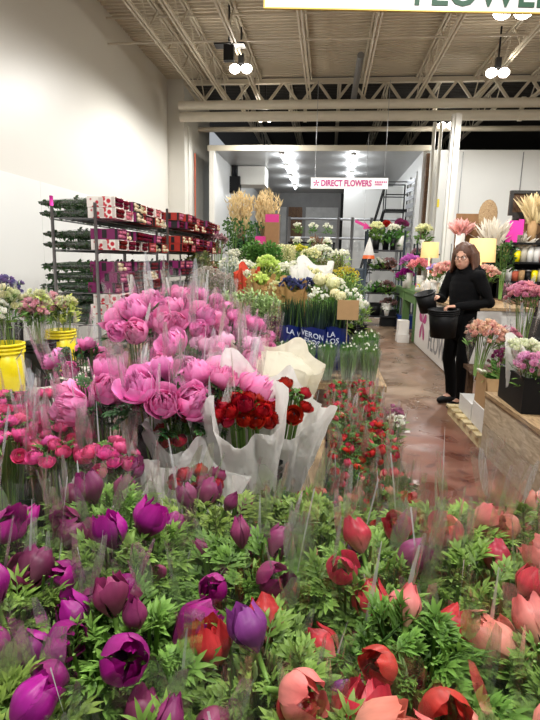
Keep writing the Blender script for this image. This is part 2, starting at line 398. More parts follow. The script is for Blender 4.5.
# ------------------------------------------------------------------ lamps of the hall
W = bpy.data.worlds.new('World'); SC.world = W; W.use_nodes = True
W.node_tree.nodes['Background'].inputs[0].default_value = (.9, .95, 1, 1); W.node_tree.nodes['Background'].inputs[1].default_value = .32
M['led'] = plain('led_face', 'ffffff', .4, emit='fff6e6', es=30)
def hall_lamp(x, y, z, power, label, seen=True, rz=0.0):
    t = thing('flood_lamp', label, 'lamp', (x, y, z), (0, 0, rz), 'twin flood lamps under the ceiling')
    mb = MB(); mb.box((-.05, -.05, .12), (.05, .05, .3)); mb.bar((0, 0, .3), (0, 0, CEIL - z), .03); mobj('mount', mb.mesh('mount', M['dark_metal'], False), t)
    for s_ in (-1, 1):
        mb = MB(); mb.ball((s_ * .11, 0, .06), .095, 8, 14, (1, 1, .8)); h = mobj('lamp_head', mb.mesh('lamp_head', M['grey_metal']), t)
        mb = MB(); mb.ball((s_ * .115, -.03, .03), .105, 8, 14, (1, 1, .8)); mobj('led', mb.mesh('led', M['led']), h)
    L = bpy.data.lights.new('flood', 'SPOT'); L.energy = power; L.shadow_soft_size = .14; L.spot_size = 3.1; L.spot_blend = .35; L.color = (1, .98, .95)
    lo = bpy.data.objects.new('flood_light', L); COL.objects.link(lo); lo.parent = t; lo.location = (0, -.12, -.22)
    return t
def lamp_at(px, py, Z, power, label):
    p = at(px, py, Z=Z); return hall_lamp(p.x, p.y, Z, power, label)
LP = 300
lamp_at(241, 71, 5.1, LP, 'twin white flood lamp under a dark box near the left wall')
lamp_at(497, 75, 5.1, LP, 'twin white flood lamp between the joists above the white column')
lamp_at(265, 120, 5.05, LP * .5, 'twin flood lamp glowing in the dark bay above the cooler')
lamp_at(446, 127, 5.0, LP * .5, 'twin flood lamp beside the top of the white column')
lamp_at(512, 15, 4.3, LP * .7, 'twin flood lamp shining just below the edge of the overhead FLOWERS sign')
for i, (x, y) in enumerate(((-.4, 4.6), (-.6, .4), (1.9, -.2), (5.2, 4.4))):
    hall_lamp(x, y, 5.1, LP * 1.2, 'added unseen flood lamp ' + ('over the raised peony row', 'over the near anemone bench', 'over the aisle end of the near bench', 'over the timber platform side of the hall')[i])  # unseen lamps added overhead to brighten the near flowers and hall
# tube lights on the cooler ceiling
def tube_light(px0, py0, label, n):
    p = at(px0, py0, Z=ZC - .06); t = thing('tube_light', label, 'light', (p.x, p.y, ZC), (0, 0, 0), 'tube lights on the cooler ceiling')
    mb = MB(); mb.box((-.07, -.35, -.05), (.07, .35, 0)); mobj('ceiling_housing', mb.mesh('ceiling_housing', M['white_paint'], False), t)  # white housing of the tube light, fixed to the ceiling
    mb = MB(); mb.tube([(0, -.33, -.075), (0, .33, -.075)], .03, 8); mobj('tube', mb.mesh('tube', M['tube']), t)
    L = bpy.data.lights.new('tube_glow', 'POINT'); L.energy = 30; L.shadow_soft_size = .1; L.color = (.93, .97, 1)
    lo = bpy.data.objects.new('tube_glow', L); COL.objects.link(lo); lo.parent = t; lo.location = (0, 0, -.2)
M['tube'] = plain('tube_glow', 'ffffff', .4, emit='f4f8ff', es=9)
for col, pts in (('beside the evaporator', ((283, 157), (287, 168), (291, 178), (295, 187))), ('above the hanging shop sign', ((353, 158), (352, 166), (351, 175), (350, 184)))):
    for i, (a, b) in enumerate(pts): tube_light(a, b, f'{ORD[i]} tube light from the cooler front in the row {col}', i)
# ================================================================== flower, leaf and wrapping shapes
def ss(a, b, x):
    x = np.clip((x - a) / (b - a), 0, 1); return x * x * (3 - 2 * x)
def cup_petal(mb, phi0, half, L, R, r_tip, r_belly=1.0, nu=7, nv=7, tip=.25, ruffle=0., z0=0., curl=0., rad0=.05, seed=0, keel=0.):
    """One petal of a cupped bloom: a patch of a bellied surface of revolution, rounded at its tip."""
    u = np.linspace(0, 1, nu)[:, None]; v = np.linspace(-1, 1, nv)[None, :]
    ue = u * (1 - tip * np.abs(v) ** 2.2)
    rr = rad0 + (r_belly * np.sin(np.clip(ue * 1.15, 0, 1) * PI * .5) ** .8 - rad0) * 1.0
    rr = rr + (r_tip - r_belly) * ss(.45, 1.0, ue)
    rr = rr * R * (1 + keel * (1 - np.abs(v)) * .12)
    w = half * np.sin(np.clip(.18 + ue * 1.0, 0, 1) * PI * .5) * (1 - .15 * ue)
    rr = rr + ruffle * R * np.sin(v * 5 + seed * 7 + u * 2) * ue ** 2
    z = z0 + L * ue * (1 - .0 * ue) + ruffle * L * .7 * np.cos(v * 7 + seed * 5) * ue ** 3 - curl * L * ss(.7, 1, ue)
    an = phi0 + v * w + .05 * np.sin(seed + 3 * u)
    P = np.stack([rr * np.cos(an), rr * np.sin(an), z + 0 * v], 2)
    mb.grid(P, (ue + 0 * v).ravel(), random.random())

def anemone_mb(openness, L=.056, seed=0, peel=0):
    """Nodding anemone: overlapping tepals in two rings round a dark centre; some tepals peel open."""
    rs = random.Random(seed); mb = MB(); random.seed(seed)
    mb.mi = 0; R = L * .47
    for ring, (n, k) in enumerate(((3, .84), (4, 1.0))):
        for i in range(n):
            ph = 2 * PI * (i / n) + ring * .6 + rs.uniform(-.25, .25)
            op = openness * rs.uniform(.5, 1.2) + (.5 if ring and i < peel else 0)
            cup_petal(mb, ph, rs.uniform(.8, 1.1), L * rs.uniform(.84, 1.06) * (1 - .12 * op), R * k, (.5 if ring else .22) + op * (.85 if ring else .3), 1.0 + .15 * op, 9, 9, .24, .045, curl=.16 * op, seed=rs.random() * 6, keel=.4)
    mb.mi = 1
    mb.tube([(0, 0, -.03), (0, 0, 0.002)], [.0024, .0038], 6)
    mb.mi = 2
    mb.ball((0, 0, L * .28), L * .14, 5, 8)
    return mb
def bud_mb(L=.046, seed=0, w=.36):
    rs = random.Random(seed); random.seed(seed); mb = MB()
    for ring, (n, k) in enumerate(((3, .8), (3, 1.0))):
        for i in range(n):
            cup_petal(mb, 2 * PI * i / n + ring * 1.0 + rs.uniform(-.1, .1), 1.15, L * rs.uniform(.95, 1.03), L * w * k, .3, 1.0, 9, 8, .28, .03, seed=rs.random() * 6, keel=.6)
    mb.mi = 1; mb.tube([(0, 0, -.02), (0, 0, 0.002)], [.0022, .0035], 6)
    return mb
def peony_mb(D=.1, seed=0, openness=.5):
    """Double peony: cupped guard petals round packed, ruffled inner petals."""
    rs = random.Random(seed); random.seed(seed); mb = MB(); R = D / 2
    for (n, k, h, rt, rf, half) in ((5, 1.0, .86, .80 + .35 * openness, .04, .8), (6, .9, .95, .62 + .2 * openness, .05, .72), (8, .74, 1.02, .5, .07, .6), (9, .56, 1.05, .45, .10, .55), (8, .38, 1.05, .5, .14, .55), (5, .2, 1.03, .7, .2, .7)):
        for i in range(n):
            cup_petal(mb, 2 * PI * i / n + rs.uniform(-.25, .25), half * rs.uniform(.85, 1.15), D * .82 * h * rs.uniform(.9, 1.04), R * k, rt * rs.uniform(.85, 1.15), 1.0, 7, 8, .3, rf, seed=rs.random() * 6, rad0=.1)
    mb.mi = 1
    mb.tube([(0, 0, -.05), (0, 0, .004)], [.0032, .005], 7)
    for i in range(4):
        a = rs.uniform(0, 6.28); P = np.array([(.006, 0, .0), (.02, .012, .004), (.03, 0, .02), (.02, -.012, .004)]); c, s = math.cos(a), math.sin(a)
        P = P @ np.array([[c, s, 0], [-s, c, 0], [0, 0, 1]]); mb._add(P, [(0, 1, 2, 3)])
    return mb
def ranunculus_mb(D=.042, seed=0, openness=.4):
    """Ranunculus: paper-thin petals packed ring inside ring into a ball."""
    rs = random.Random(seed); random.seed(seed); mb = MB(); R = D / 2
    for (n, k, h, rt) in ((5, 1.0, .72, .85 + .5 * openness), (6, .9, .85, .66 + .1 * openness), (6, .72, .93, .55), (5, .52, .98, .5), (4, .32, 1.0, .5)):
        for i in range(n):
            cup_petal(mb, 2 * PI * i / n + rs.uniform(-.2, .2), .8, D * .85 * h * rs.uniform(.93, 1.03), R * k, rt, 1.0, 6, 6, .22, .03, seed=rs.random() * 6, rad0=.1)
    mb.mi = 1; mb.tube([(0, 0, -.03), (0, 0, .002)], [.0018, .003], 6)
    mb.mi = 2; mb.ball((0, 0, D * .62), D * .1, 5, 8)
    return mb
def tulip_mb(L=.05, seed=0): return bud_mb(L, seed, .34)

def lobe(mb, p, d, n, L, w, bend=.25, t0=.3, t1=1.0, r=None, seg=3):
    """Narrow folded leaf lobe from p along d, its face towards n."""
    d = d / np.linalg.norm(d); s = np.cross(d, n); s /= np.linalg.norm(s) + 1e-9; n = np.cross(s, d)
    us = np.linspace(0, 1, seg + 1); ws = w * np.array([.35, 1.0, .75, 0.0] if seg == 3 else np.sin(np.clip(us * 1.0, 0.05, .97) * PI) ** .7)
    G = np.zeros((seg + 1, 3, 3))
    for i, u in enumerate(us):
        c = p + d * L * u - n * bend * L * u * u
        G[i] = c - s * ws[i] + n * ws[i] * .35, c, c + s * ws[i] + n * ws[i] * .35
    mb.grid(G, np.repeat(t0 + (t1 - t0) * us, 3), r)
def frond(mb, p, d, n, L, rs, w=.0035, tiers=3, sub=True):
    """Feathery, deeply cut leaf: a rib with paired toothed lobes."""
    r = rs.random(); d = d / np.linalg.norm(d); s = np.cross(d, n); s /= np.linalg.norm(s) + 1e-9
    bend = rs.uniform(.1, .5)
    def rib(u): return p + d * L * u - n * bend * L * u * u
    mb.tube([rib(0), rib(.4), rib(.75)], [.0016, .0013, .0009], 4, False, r, (.1, .4))
    for k in range(tiers):
        u = .3 + .45 * k / tiers; Lb = L * (.5 - .1 * k)
        for sg in (-1, 1):
            dd = d * .75 + s * sg * rs.uniform(.6, .95) + n * rs.uniform(-.15, .2); q = rib(u)
            lobe(mb, q, dd, n, Lb, w, rs.uniform(.0, .5), .25, 1, r)
            if sub:
                for sg2 in (-1, 1):
                    d2 = dd + s * sg2 * .7 + d * .2
                    lobe(mb, q + dd / np.linalg.norm(dd) * Lb * .4, d2, n, Lb * .5, w * .8, rs.uniform(0, .5), .4, 1, r)
    for sg in (-1, 0, 1):
        lobe(mb, rib(.75), d + s * sg * .55 - n * bend * .8, n, L * .36, w, rs.uniform(0, .4), .4, 1, r)
def dome_pt(rs, R, ztop, drop, rmin=0.):
    """A point on a bunch's domed top, and the outward direction there."""
    a = rs.uniform(0, 2 * PI); q = math.sqrt(rs.uniform(rmin ** 2, 1)); return np.array([R * q * math.cos(a), R * q * math.sin(a), ztop - drop * q * q]), np.array([q * math.cos(a) * .9, q * math.sin(a) * .9, 1.0])
def ruff_foliage(seed, R=.1, ztop=.4, n=64, L=.075, drop=.05, w=.0042, depth=.10):
    """The leafy head of an anemone bunch: many cut leaves splaying up and out."""
    rs = random.Random(seed); mb = MB()
    for i in range(n):
        p, o = dome_pt(rs, R, ztop - L * .42, drop)
        lay = rs.random() ** 1.8
        p = p - np.array([0, 0, lay * depth]); p[:2] *= 1 - .1 * lay
        d = o * np.array([1.2, 1.2, .5]) + np.array([rs.gauss(0, .55), rs.gauss(0, .55), rs.gauss(.1, .25)])
        nn = np.array([rs.gauss(0, .35), rs.gauss(0, .35), 1.0]) - .3 * d
        frond(mb, p, d, nn, L * rs.uniform(.7, 1.2), rs, w * rs.uniform(.8, 1.3))
    return mb
def stems_mb(seed, n=12, R=.08, h=.4, r0=.02, rad=.0025):
    rs = random.Random(seed); mb = MB()
    for i in range(n):
        a = 2 * PI * i / n + rs.uniform(-.3, .3); q = math.sqrt(rs.random())
        x, y = math.cos(a) * q, math.sin(a) * q
        mb.tube([(x * r0, y * r0, .0), (x * (r0 + R) * .42, y * (r0 + R) * .42, h * .5), (x * R, y * R, h)], rad, 5)
    return mb
def sleeve_mb(seed, r0=.035, r1=.12, h=.42, back=.07, nu=14, nv=48, crinkle=.012, folds=9, z0=0.0, pk=None):
    """A cone of wrapping sheet with a peaked back, crinkled and creased towards the rim."""
    rs = random.Random(seed); an = np.linspace(0, 2 * PI, nv, endpoint=False); u = np.linspace(0, 1, nu)
    ph = [rs.uniform(0, 6.28) for _ in range(8)]; G = np.zeros((nu, nv, 3))
    pk = rs.uniform(0, 6.28) if pk is None else pk
    rim = h + back * (.5 * np.abs(np.cos((an - pk) / 2)) ** 1.5 + .5 * np.abs(np.sin((an - pk) * 1.5 + ph[7])) ** 6) - back * .35
    for i, q in enumerate(u):
        r_ = r0 + (r1 - r0) * (q ** .85)
        cr = crinkle * q * (np.sin(an * folds + ph[0] + 1.5 * q) + .7 * np.sin(an * (folds * 2 + 1) + ph[1] + 4 * q) + .45 * np.abs(np.sin(an * 3 + ph[2])))
        sq = 1 + .10 * q * np.cos(2 * (an - ph[3]))
        rr = (r_ + cr) * sq
        G[i] = np.stack([rr * np.cos(an), rr * np.sin(an), z0 + rim * q + .004 * np.sin(an * 5 + ph[4]) * q], 1)
    mb = MB(); mb.grid(G, None, None, cv=True)
    mb.mi = 1
    for k in range(3 if nu > 10 else 1):                      # milky strips painting light streaks along seams and pleats
        j = rs.randrange(nv); i0 = rs.randrange(nu // 3, max(nu // 3 + 1, nu - 4)); i1 = nu if rs.random() < .6 else min(nu, i0 + rs.randrange(3, 7)); w = rs.uniform(.0008, .0034) * (2.2 if rs.random() < .2 else 1); A_ = G[i0:i1, j] ; o_ = A_ * [1, 1, 0]; o_ = o_ / (np.linalg.norm(o_, axis=1, keepdims=True) + 1e-9)
        tg = np.stack([-o_[:, 1], o_[:, 0], 0 * o_[:, 0]], 1); sh = rs.uniform(-.25, .25) * np.linspace(0, 1, len(A_))[:, None] * .12
        wv = w * np.sin(np.linspace(.25, PI - .15, len(A_)))[:, None]; mb.grid(np.stack([A_ + o_ * .0015 + tg * (sh - wv), A_ + o_ * .004 + tg * (sh + wv)], 1))
    mb.mi = 2
    for k in range(16 if nu > 10 else 9):   # crumpled facets near the rim, whitened and shiny to paint film glints
        j = rs.randrange(nv); u0 = rs.uniform(.5, .85); u1 = min(1.0, u0 + rs.uniform(.12, .4)); w = rs.uniform(.002, .017); tilt = rs.uniform(-1.2, 1.2); L_ = []
        for q in np.linspace(u0, u1, 5):
            fi = q * (nu - 1); i_ = min(nu - 2, int(fi)); c_ = G[i_, j] + (G[i_ + 1, j] - G[i_, j]) * (fi - i_); o_ = c_ * [1, 1, 0]; o_ = o_ / (np.linalg.norm(o_) + 1e-9); tg = np.array([-o_[1], o_[0], 0]); s_ = (q - u0) / (u1 - u0); ww = w * (.15 + math.sin(s_ * PI * .8 + .3))
            dd = tg * math.cos(tilt) + o_ * math.sin(tilt); cc = c_ + o_ * .004 + tg * (s_ - .5) * .03 * math.sin(tilt * 3); L_.append([cc - dd * ww, cc + dd * ww])
        mb.grid(np.array(L_))
    return mb

# leaves and petals in colour
def leaf_mat(name, dark, light, hue=.02):
    return petal_mat(name, dark, light, None, hue, .35, .5, vein=.12, trans=.3)
M['leaf'] = leaf_mat('anemone_leaf', '264814', '7a9e44')
M['leaf2'] = leaf_mat('bright_leaf', '305418', '8cae50')
M['leaf_pale'] = leaf_mat('pale_green_leaf', '6a8a48', 'bcd490')
M['leaf_dark'] = leaf_mat('dark_leaf', '1c3a1c', '4a7440')
M['leaf_grey'] = leaf_mat('grey_leaf', '5a6b58', 'aab6a0')
M['leaf_lime'] = leaf_mat('lime_leaf', '7a9c2c', 'd3e67e')
M['leaf_olive'] = leaf_mat('olive_leaf', '4a4c2a', '8c8a54')
M['leaf_brown'] = leaf_mat('brown_leaf', '4a3428', '8c6a58')
M['stem'] = plain('stem_green', '6f9440', .5, noise=.2)
M['stem_pale'] = plain('pale_stem', 'b9cc9a', .5, noise=.15)
M['eye'] = plain('flower_centre', '1a1020', .7)
M['eye_green'] = plain('green_centre', '8aa04a', .7)
M['a_purple'] = petal_mat('purple_anemone_petal', '6e2a50', 'b01488', '961a7c', .015, .4, .4)
M['a_plum'] = petal_mat('plum_anemone_petal', '6d4a4e', '8c2a66', '7d3458', .015, .35, .45)
M['a_red'] = petal_mat('red_anemone_petal', 'd49a88', 'bc2a3e', 'c83e4a', .012, .3, .4, vein=.38)
M['a_coral'] = petal_mat('coral_anemone_petal', 'c8b488', 'da6a66', 'e09084', .015, .25, .45)
M['a_bud'] = petal_mat('green_anemone_bud', '8fa02e', 'c9cf5e', 'b5c044', .02, .2, .45)
M['a_bluebud'] = petal_mat('violet_anemone_petal', '6a4468', '8a3a8a', '7a3478', .01, .3, .45)
M['peony'] = petal_mat('peony_petal', 'd848a0', 'ffaadc', 'f67cc2', .012, .3, .45, vein=.15, trans=.35)
M['peony_pale'] = petal_mat('pale_peony_petal', 'e486c2', 'fdd4ec', 'f8b4dc', .012, .2, .45, vein=.12, trans=.35)
M['ran_pink'] = petal_mat('pink_ranunculus_petal', 'd03a86', 'f772b0', 'ec5298', .02, .3, .45, trans=.3)
M['ran_red'] = petal_mat('dark_red_ranunculus_petal', '6e0a14', 'b3141f', '920d18', .01, .35, .4, trans=.15)
M['ran_coral'] = petal_mat('red_ranunculus_petal', 'a81424', 'd8323c', 'c81e2e', .015, .3, .45, trans=.2)
VAR = {}
def var(key, fn, mats, n):
    VAR[key] = [fn(k).mesh(key, mats) for k in range(n)]
for c, mt in (('purple', 'a_purple'), ('plum', 'a_plum'), ('red', 'a_red'), ('coral', 'a_coral'), ('violet', 'a_bluebud')):
    var('anemone_' + c, lambda k: anemone_mb((.05, .2, .1, .0, .15)[k], .056, k * 13, (0, 1, 0, 0, 1)[k]), [M[mt], M['stem'], M['eye']], 5)
    var('bud_' + c, lambda k: bud_mb(.043, 40 + k), [M[mt], M['stem']], 2)
var('bud_green', lambda k: bud_mb(.045, 60 + k), [M['a_bud'], M['stem']], 2)
var('peony', lambda k: peony_mb(.10, 70 + k, (.2, .5, .8, .0)[k]), [M['peony'], M['leaf_dark']], 4)
var('peony_pale', lambda k: peony_mb(.088, 80 + k, (.1, .3)[k]), [M['peony_pale'], M['leaf_dark']], 2)
var('ran_pink', lambda k: ranunculus_mb(.046, 90 + k, (.2, .6, .0)[k]), [M['ran_pink'], M['stem'], M['eye_green']], 3)
var('ran_red', lambda k: ranunculus_mb(.046, 100 + k, (.2, .5, .0)[k]), [M['ran_red'], M['stem'], M['eye']], 3)
var('ran_coral', lambda k: ranunculus_mb(.042, 110 + k, (.2, .5, .0)[k]), [M['ran_coral'], M['stem'], M['eye_green']], 3)
FOL = [ruff_foliage(200 + k, .095, .41, 130, .068, .055, .0037).mesh('foliage', M['leaf'] if k % 2 else M['leaf2']) for k in range(5)]
FOLS = [ruff_foliage(230 + k, .075, .40, 60, .06, .04).mesh('foliage', M['leaf_dark'] if k % 2 else M['leaf']) for k in range(3)]
STEMS = [stems_mb(260 + k, 14, .075, .38).mesh('stems', M['stem']) for k in range(2)]
SLV = [sleeve_mb(280 + k, .03, .108, .43, .085, folds=(7, 9, 11, 8)[k]).mesh('sleeve', [M['film'], M['seam'], M['glint_facet']]) for k in range(4)]
for me in SLV: pass

def face_dir(o, lean=.0):
    """Matrix turning +Z to the direction o."""
    z = Vector(o).normalized(); return z.to_track_quat('Z', 'Y').to_matrix().to_4x4()
def bunch(label, loc, kinds, n, R, H, drop, foliage, sleeve, stems, group, rs, name='anemone_bunch', cat='flower bunch', sc=1.0, lean=(0, 0), blossom='blossom', tiltk=1.0, up=0.0, sl=(1.0, 1.0), front=None, fsc=1.0, jit=.25, sleeve_name='sleeve'):
    """A wrapped bunch H tall: blossoms over foliage on stems in a sleeve; sl = (width, height over H) of the sleeve."""
    t = thing(name, label, cat, loc, (lean[0], lean[1], rs.uniform(0, .001) * 6283 if front is None else front), group)
    if foliage: mobj('foliage', foliage, t, Matrix.Translation((0, 0, H - .41 * fsc)) @ Matrix.Diagonal((fsc, fsc, fsc, 1)))
    if stems: mobj('stems', stems, t, Matrix.Diagonal((R / .085, R / .085, (H - .02) / .38, 1)))
    pts = []
    for i in range(n):
        best = None
        for _ in range(14):
            p, o = dome_pt(rs, R, H - .03, drop)
            dmin = min([np.linalg.norm(p - q) for q in pts] or [9])
            if best is None or dmin > best[0]: best = (dmin, p, o)
        _, p, o = best; pts.append(p)
        me = rs.choice(VAR[rs.choice(kinds)])
        o2 = o * np.array([tiltk, tiltk, 1]) + np.array([rs.gauss(0, jit), rs.gauss(0, jit), 0])
        mobj(blossom, me, t, Matrix.Translation(p + np.array([0, 0, up])) @ face_dir(o2) @ Matrix.Rotation(rs.uniform(0, 6.28), 4, 'Z') @ Matrix.Diagonal((*(rs.uniform(.82, 1.15) * sc,) * 3, 1)))
    if sleeve: mobj(sleeve_name, sleeve, t, Matrix.Rotation(rs.uniform(0, 6.28) if front is None else 0, 4, 'Z') @ Matrix.Diagonal((sl[0], sl[0], sl[1] * H / .43, 1)))
    return t
# ================================================================== the near bench of anemone bunches
def bench(name, label, x0, x1, y0, y1, z, mat='pallet_wood', th=.04, leg=.06, cat='bench', group=None, slats=0, legmat=None):
    t = thing(name, label, cat, ((x0 + x1) / 2, (y0 + y1) / 2, 0), group=group); w, d = x1 - x0, y1 - y0
    mb = MB()
    if slats:
        for i in range(slats):
            a = -d / 2 + d * i / slats; mb.box((-w / 2, a, z - th), (w / 2, a + d / slats * .88, z), random.random())
        mb.box((-w / 2, -d / 2, z - th - .05), (-w / 2 + .04, d / 2, z - th)); mb.box((w / 2 - .04, -d / 2, z - th - .05), (w / 2, d / 2, z - th))
    else: mb.box((-w / 2, -d / 2, z - th), (w / 2, d / 2, z))
    mobj('top', mb.mesh('top', M[mat], False), t)
    for sx in (-1, 1):
        for sy in (-1, 1):
            mb = MB(); a, b = sx * (w / 2 - leg), sy * (d / 2 - leg); mb.box((a - leg / 2, b - leg / 2, 0), (a + leg / 2, b + leg / 2, z - th - (.05 if slats else 0)))
            mobj('leg', mb.mesh('leg', M[legmat or mat], False), t)
    return t
bench('display_bench', 'long timber bench under the near anemone crates', -.72, .68, .2, 1.12, .58, 'wood')
def crate(label, x, y, z, w, d, h, group='black crates under the anemones', mat='black', name='flower_crate'):
    t = thing(name, label, 'crate', (x, y, z), group=group); w, d = w / 2, d / 2; e = .008
    mb = MB(); mb.box((-w, -d, 0), (w, d, e)); mb.box((-w, -d, e), (-w + e, d, h)); mb.box((w - e, -d, e), (w, d, h)); mb.box((-w + e, -d, e), (w - e, -d + e, h)); mb.box((-w + e, d - e, e), (w - e, d, h))
    mobj('tub', mb.mesh('tub', M[mat], False), t)
    mb = MB()
    for a, b in (((-w - .006, -d - .006), (w + .006, -d + .01)), ((-w - .006, d - .01), (w + .006, d + .006)), ((-w - .006, -d), (-w + .01, d)), ((w - .01, -d), (w + .006, d))): mb.box((*a, h), (*b, h + .012))
    mobj('rim', mb.mesh('rim', M[mat], False), t); return t
rs = random.Random(9)
PUR = ['anemone_purple'] * 5 + ['anemone_plum'] * 3 + ['bud_plum', 'bud_purple']
PLUM = ['anemone_plum'] * 4 + ['anemone_purple'] * 2 + ['bud_plum'] * 2
RED = ['anemone_red'] * 5 + ['anemone_coral'] * 3 + ['bud_coral', 'bud_green']
COR = ['anemone_coral'] * 5 + ['anemone_red'] * 2 + ['bud_green', 'bud_coral']
MIX = ['anemone_red', 'anemone_violet', 'anemone_coral', 'bud_violet', 'anemone_plum', 'anemone_red']
BASE = .592
rows = [  # (x, y, kinds, blossoms, description)
 [(-.36, .40, PUR, 8, 'purple'), (-.17, .40, PUR, 8, 'purple'), (.02, .41, RED, 8, 'red'), (.21, .42, COR, 8, 'coral')],
 [(-.43, .575, PUR, 8, 'purple'), (-.235, .575, PUR, 9, 'purple'), (-.045, .585, MIX, 8, 'red and violet'), (.145, .59, RED, 8, 'red'), (.33, .6, COR, 8, 'coral')],
 [(-.52, .755, PUR, 8, 'purple'), (-.325, .755, PUR, 8, 'purple'), (-.125, .765, PLUM, 6, 'plum'), (.075, .76, MIX, 5, 'red and violet'), (.26, .775, RED, 5, 'red'), (.45, .785, COR, 6, 'coral')],
 [(-.42, .94, PLUM, 6, 'plum'), (-.215, .95, PLUM, 7, 'plum'), (-.02, .955, MIX, 2, 'mostly leafy'), (.25, .975, COR, 4, 'coral'), (.45, .98, COR, 4, 'coral')],
]
rown = ['row closest to the camera', 'second row of the near bench', 'third row of the near bench', 'back row of the near bench']
for ri, row in enumerate(rows):
    y = row[0][1]
    for c0, c1 in (((-.62, -.04), (-.02, .58)) if ri < 3 else ((-.54, .085), (.14, .58))):
        crate(f'black crate holding the {"purple" if c0 < -.1 else "red and coral"} anemones of the {rown[ri]}', (c0 + c1) / 2, y + .01, .58, c1 - c0, .165, .2)
    for i, (x, yy, kinds, n, cn) in enumerate(row):
        same = [k for k, q in enumerate(row) if q[4] == cn]
        lab = f'{cn} anemone bunch in clear sleeve, {rown[ri]}'
        if len(same) > 1: lab += f', {ORD[len(same) - 1 - same.index(i)]} from the aisle'
        if len(lab.split()) > 16: print('LONG', lab)
        tall = ri == 3 and i >= 3
        bunch(lab, (x, yy, BASE), kinds, max(2, n - 1), .08, .445 + rs.uniform(-.01, .012), .05, FOL[(ri * 3 + i) % 5], SLV[(ri + i) % 4], STEMS[i % 2], 'anemone bunches on the near bench', rs, lean=(rs.gauss(0, .03) - .02, rs.gauss(0, .03)),
              up=.016, sc=1.26 if cn in ('red', 'coral') else 1.16, sl=(1, 1.22 if tall else (1.12 if ri >= 2 else 1.03)), tiltk=2.0, jit=.5)
# ================================================================== buckets, wraps and the flower bench on the left of the aisle
def pail(label, x, y, z, r, h, mat, group, handle=True, cat='bucket', name='flower_bucket', taper=.82, text=None):
    t = thing(name, label, cat, (x, y, z), group=group); rb = r * taper; e = .005
    mb = MB(); mb.lathe([(.001, 0), (rb, 0), (r - .004, h), (r - e - .004, h), (rb - e, .006), (.001, .006)], 28); mobj('pail', mb.mesh('pail', M[mat]), t)
    mb = MB()
    for k in (1.0, .93, .86)[:3 if h > .25 else 1]:
        z0 = h * k - .014; rr = rb + (r - rb) * k
        mb.lathe([(rr - .003, z0), (rr + .006, z0 + .002), (rr + .006, z0 + .012), (rr - .003, z0 + .014)], 28)
    mobj('rim', mb.mesh('rim', M[mat]), t)
    if mat == 'yellow_plastic':
        mb = MB(); q = np.linspace(-PI * .62, -PI * .38, 9); rr = rb + (r - rb) * .8 + .003; mb.grid(np.array([[(rr * math.cos(a), rr * math.sin(a), z_) for a in q] for z_ in (h * .775, h * .81)])); mobj('print', mb.mesh('print', M['black']), t)
    if handle:
        mb = MB(); mb.tube([(math.cos(a) * (r + .008), -.01 - math.sin(a) * .05, h * .9 - math.sin(a) * .09) for a in np.linspace(0, PI, 13)], .002, 5); mobj('handle', mb.mesh('handle', M['grey_metal']), t)
    return t
def wrap_mb(seed, r0, r1, h, back, crinkle=.022):
    """Crumpled paper cone with peaked corners."""
    mb = sleeve_mb(seed, r0, r1, h, back, 16, 56, crinkle, 5, pk=PI * .55)
    rs_ = np.random.default_rng(seed); V = mb.v[0].reshape(16, 56, 3)
    k = np.abs(np.sin(np.linspace(0, 2 * PI, 56, endpoint=False)[None] * 7 + np.linspace(0, 5, 16)[:, None] * 2 + rs_.uniform(0, 6)))
    q = np.linspace(0, 1, 16)[:, None]; rad = np.linalg.norm(V[..., :2], axis=2, keepdims=True)
    V[..., :2] *= 1 + ((k * .07 + .05 * rs_.standard_normal((16, 56)) * .5) * q)[..., None]
    ob = MB(); ob.grid(V, cv=True); return ob
rs = random.Random(11)
M['leaf_mid'] = leaf_mat('mid_leaf', '2c4f22', '6d9a48')
FOLP = [ruff_foliage(300 + k, .09, .41, 34, .08, .07, .006).mesh('foliage', M['leaf_dark']) for k in range(2)]
FOLR = [ruff_foliage(310 + k, .06, .41, 44, .05, .04, .0032, .1).mesh('foliage', M['leaf_mid']) for k in range(3)]
STK = [stems_mb(320 + k, 26, .06, .38, .04, .0028).mesh('stems', M['stem']) for k in range(2)]
SLF = [sleeve_mb(330 + k, .035, .10, .43, .09, folds=(7, 10, 8)[k], nu=10, nv=36).mesh('sleeve', [M['film'], M['seam'], M['glint_facet']]) for k in range(3)]

# --- bench with pink ranunculus
bench('display_bench', 'low timber bench under the pink ranunculus trays', -1.22, -.5, 1.17, 1.78, .56, 'wood')
prow = [(1.25, (-.86, -.71, -.56)), (1.40, (-.93, -.78)), (1.55, (-1.03, -.88)), (1.69, (-1.1, -.95, -.82))]
crate('black crate of pink ranunculus beside the white tissue wraps', -.71, 1.25, .56, .46, .15, .22, 'black crates under the ranunculus')
crate('black crate of pink ranunculus in front of the yellow buckets', -.9, 1.47, .56, .4, .28, .22, 'black crates under the ranunculus')
crate('black crate of pink ranunculus below the rose rack', -.96, 1.70, .56, .44, .15, .22, 'black crates under the ranunculus')
for r_, (y, xs) in enumerate(prow):
    for i, x in enumerate(xs):
        lab = 'pink ranunculus bunch in clear sleeve, ' + ('row beside the white tissue wraps' if r_ == 0 else f'{ORD[r_]} row back from the tissue wraps') + f', {ORD[len(xs) - 1 - i]} from aisle'
        bunch(lab, (x, y, .572), ['ran_pink'], 11, .062, .46 + rs.uniform(-.02, .02), .04, FOLR[i % 3] if rs.random() < .35 else None, SLF[(i + r_) % 3], STK[i % 2], 'pink ranunculus bunches', rs, name='ranunculus_bunch', sl=(.76, 1.12), fsc=.7, lean=(rs.gauss(0, .03), rs.gauss(0, .04)))
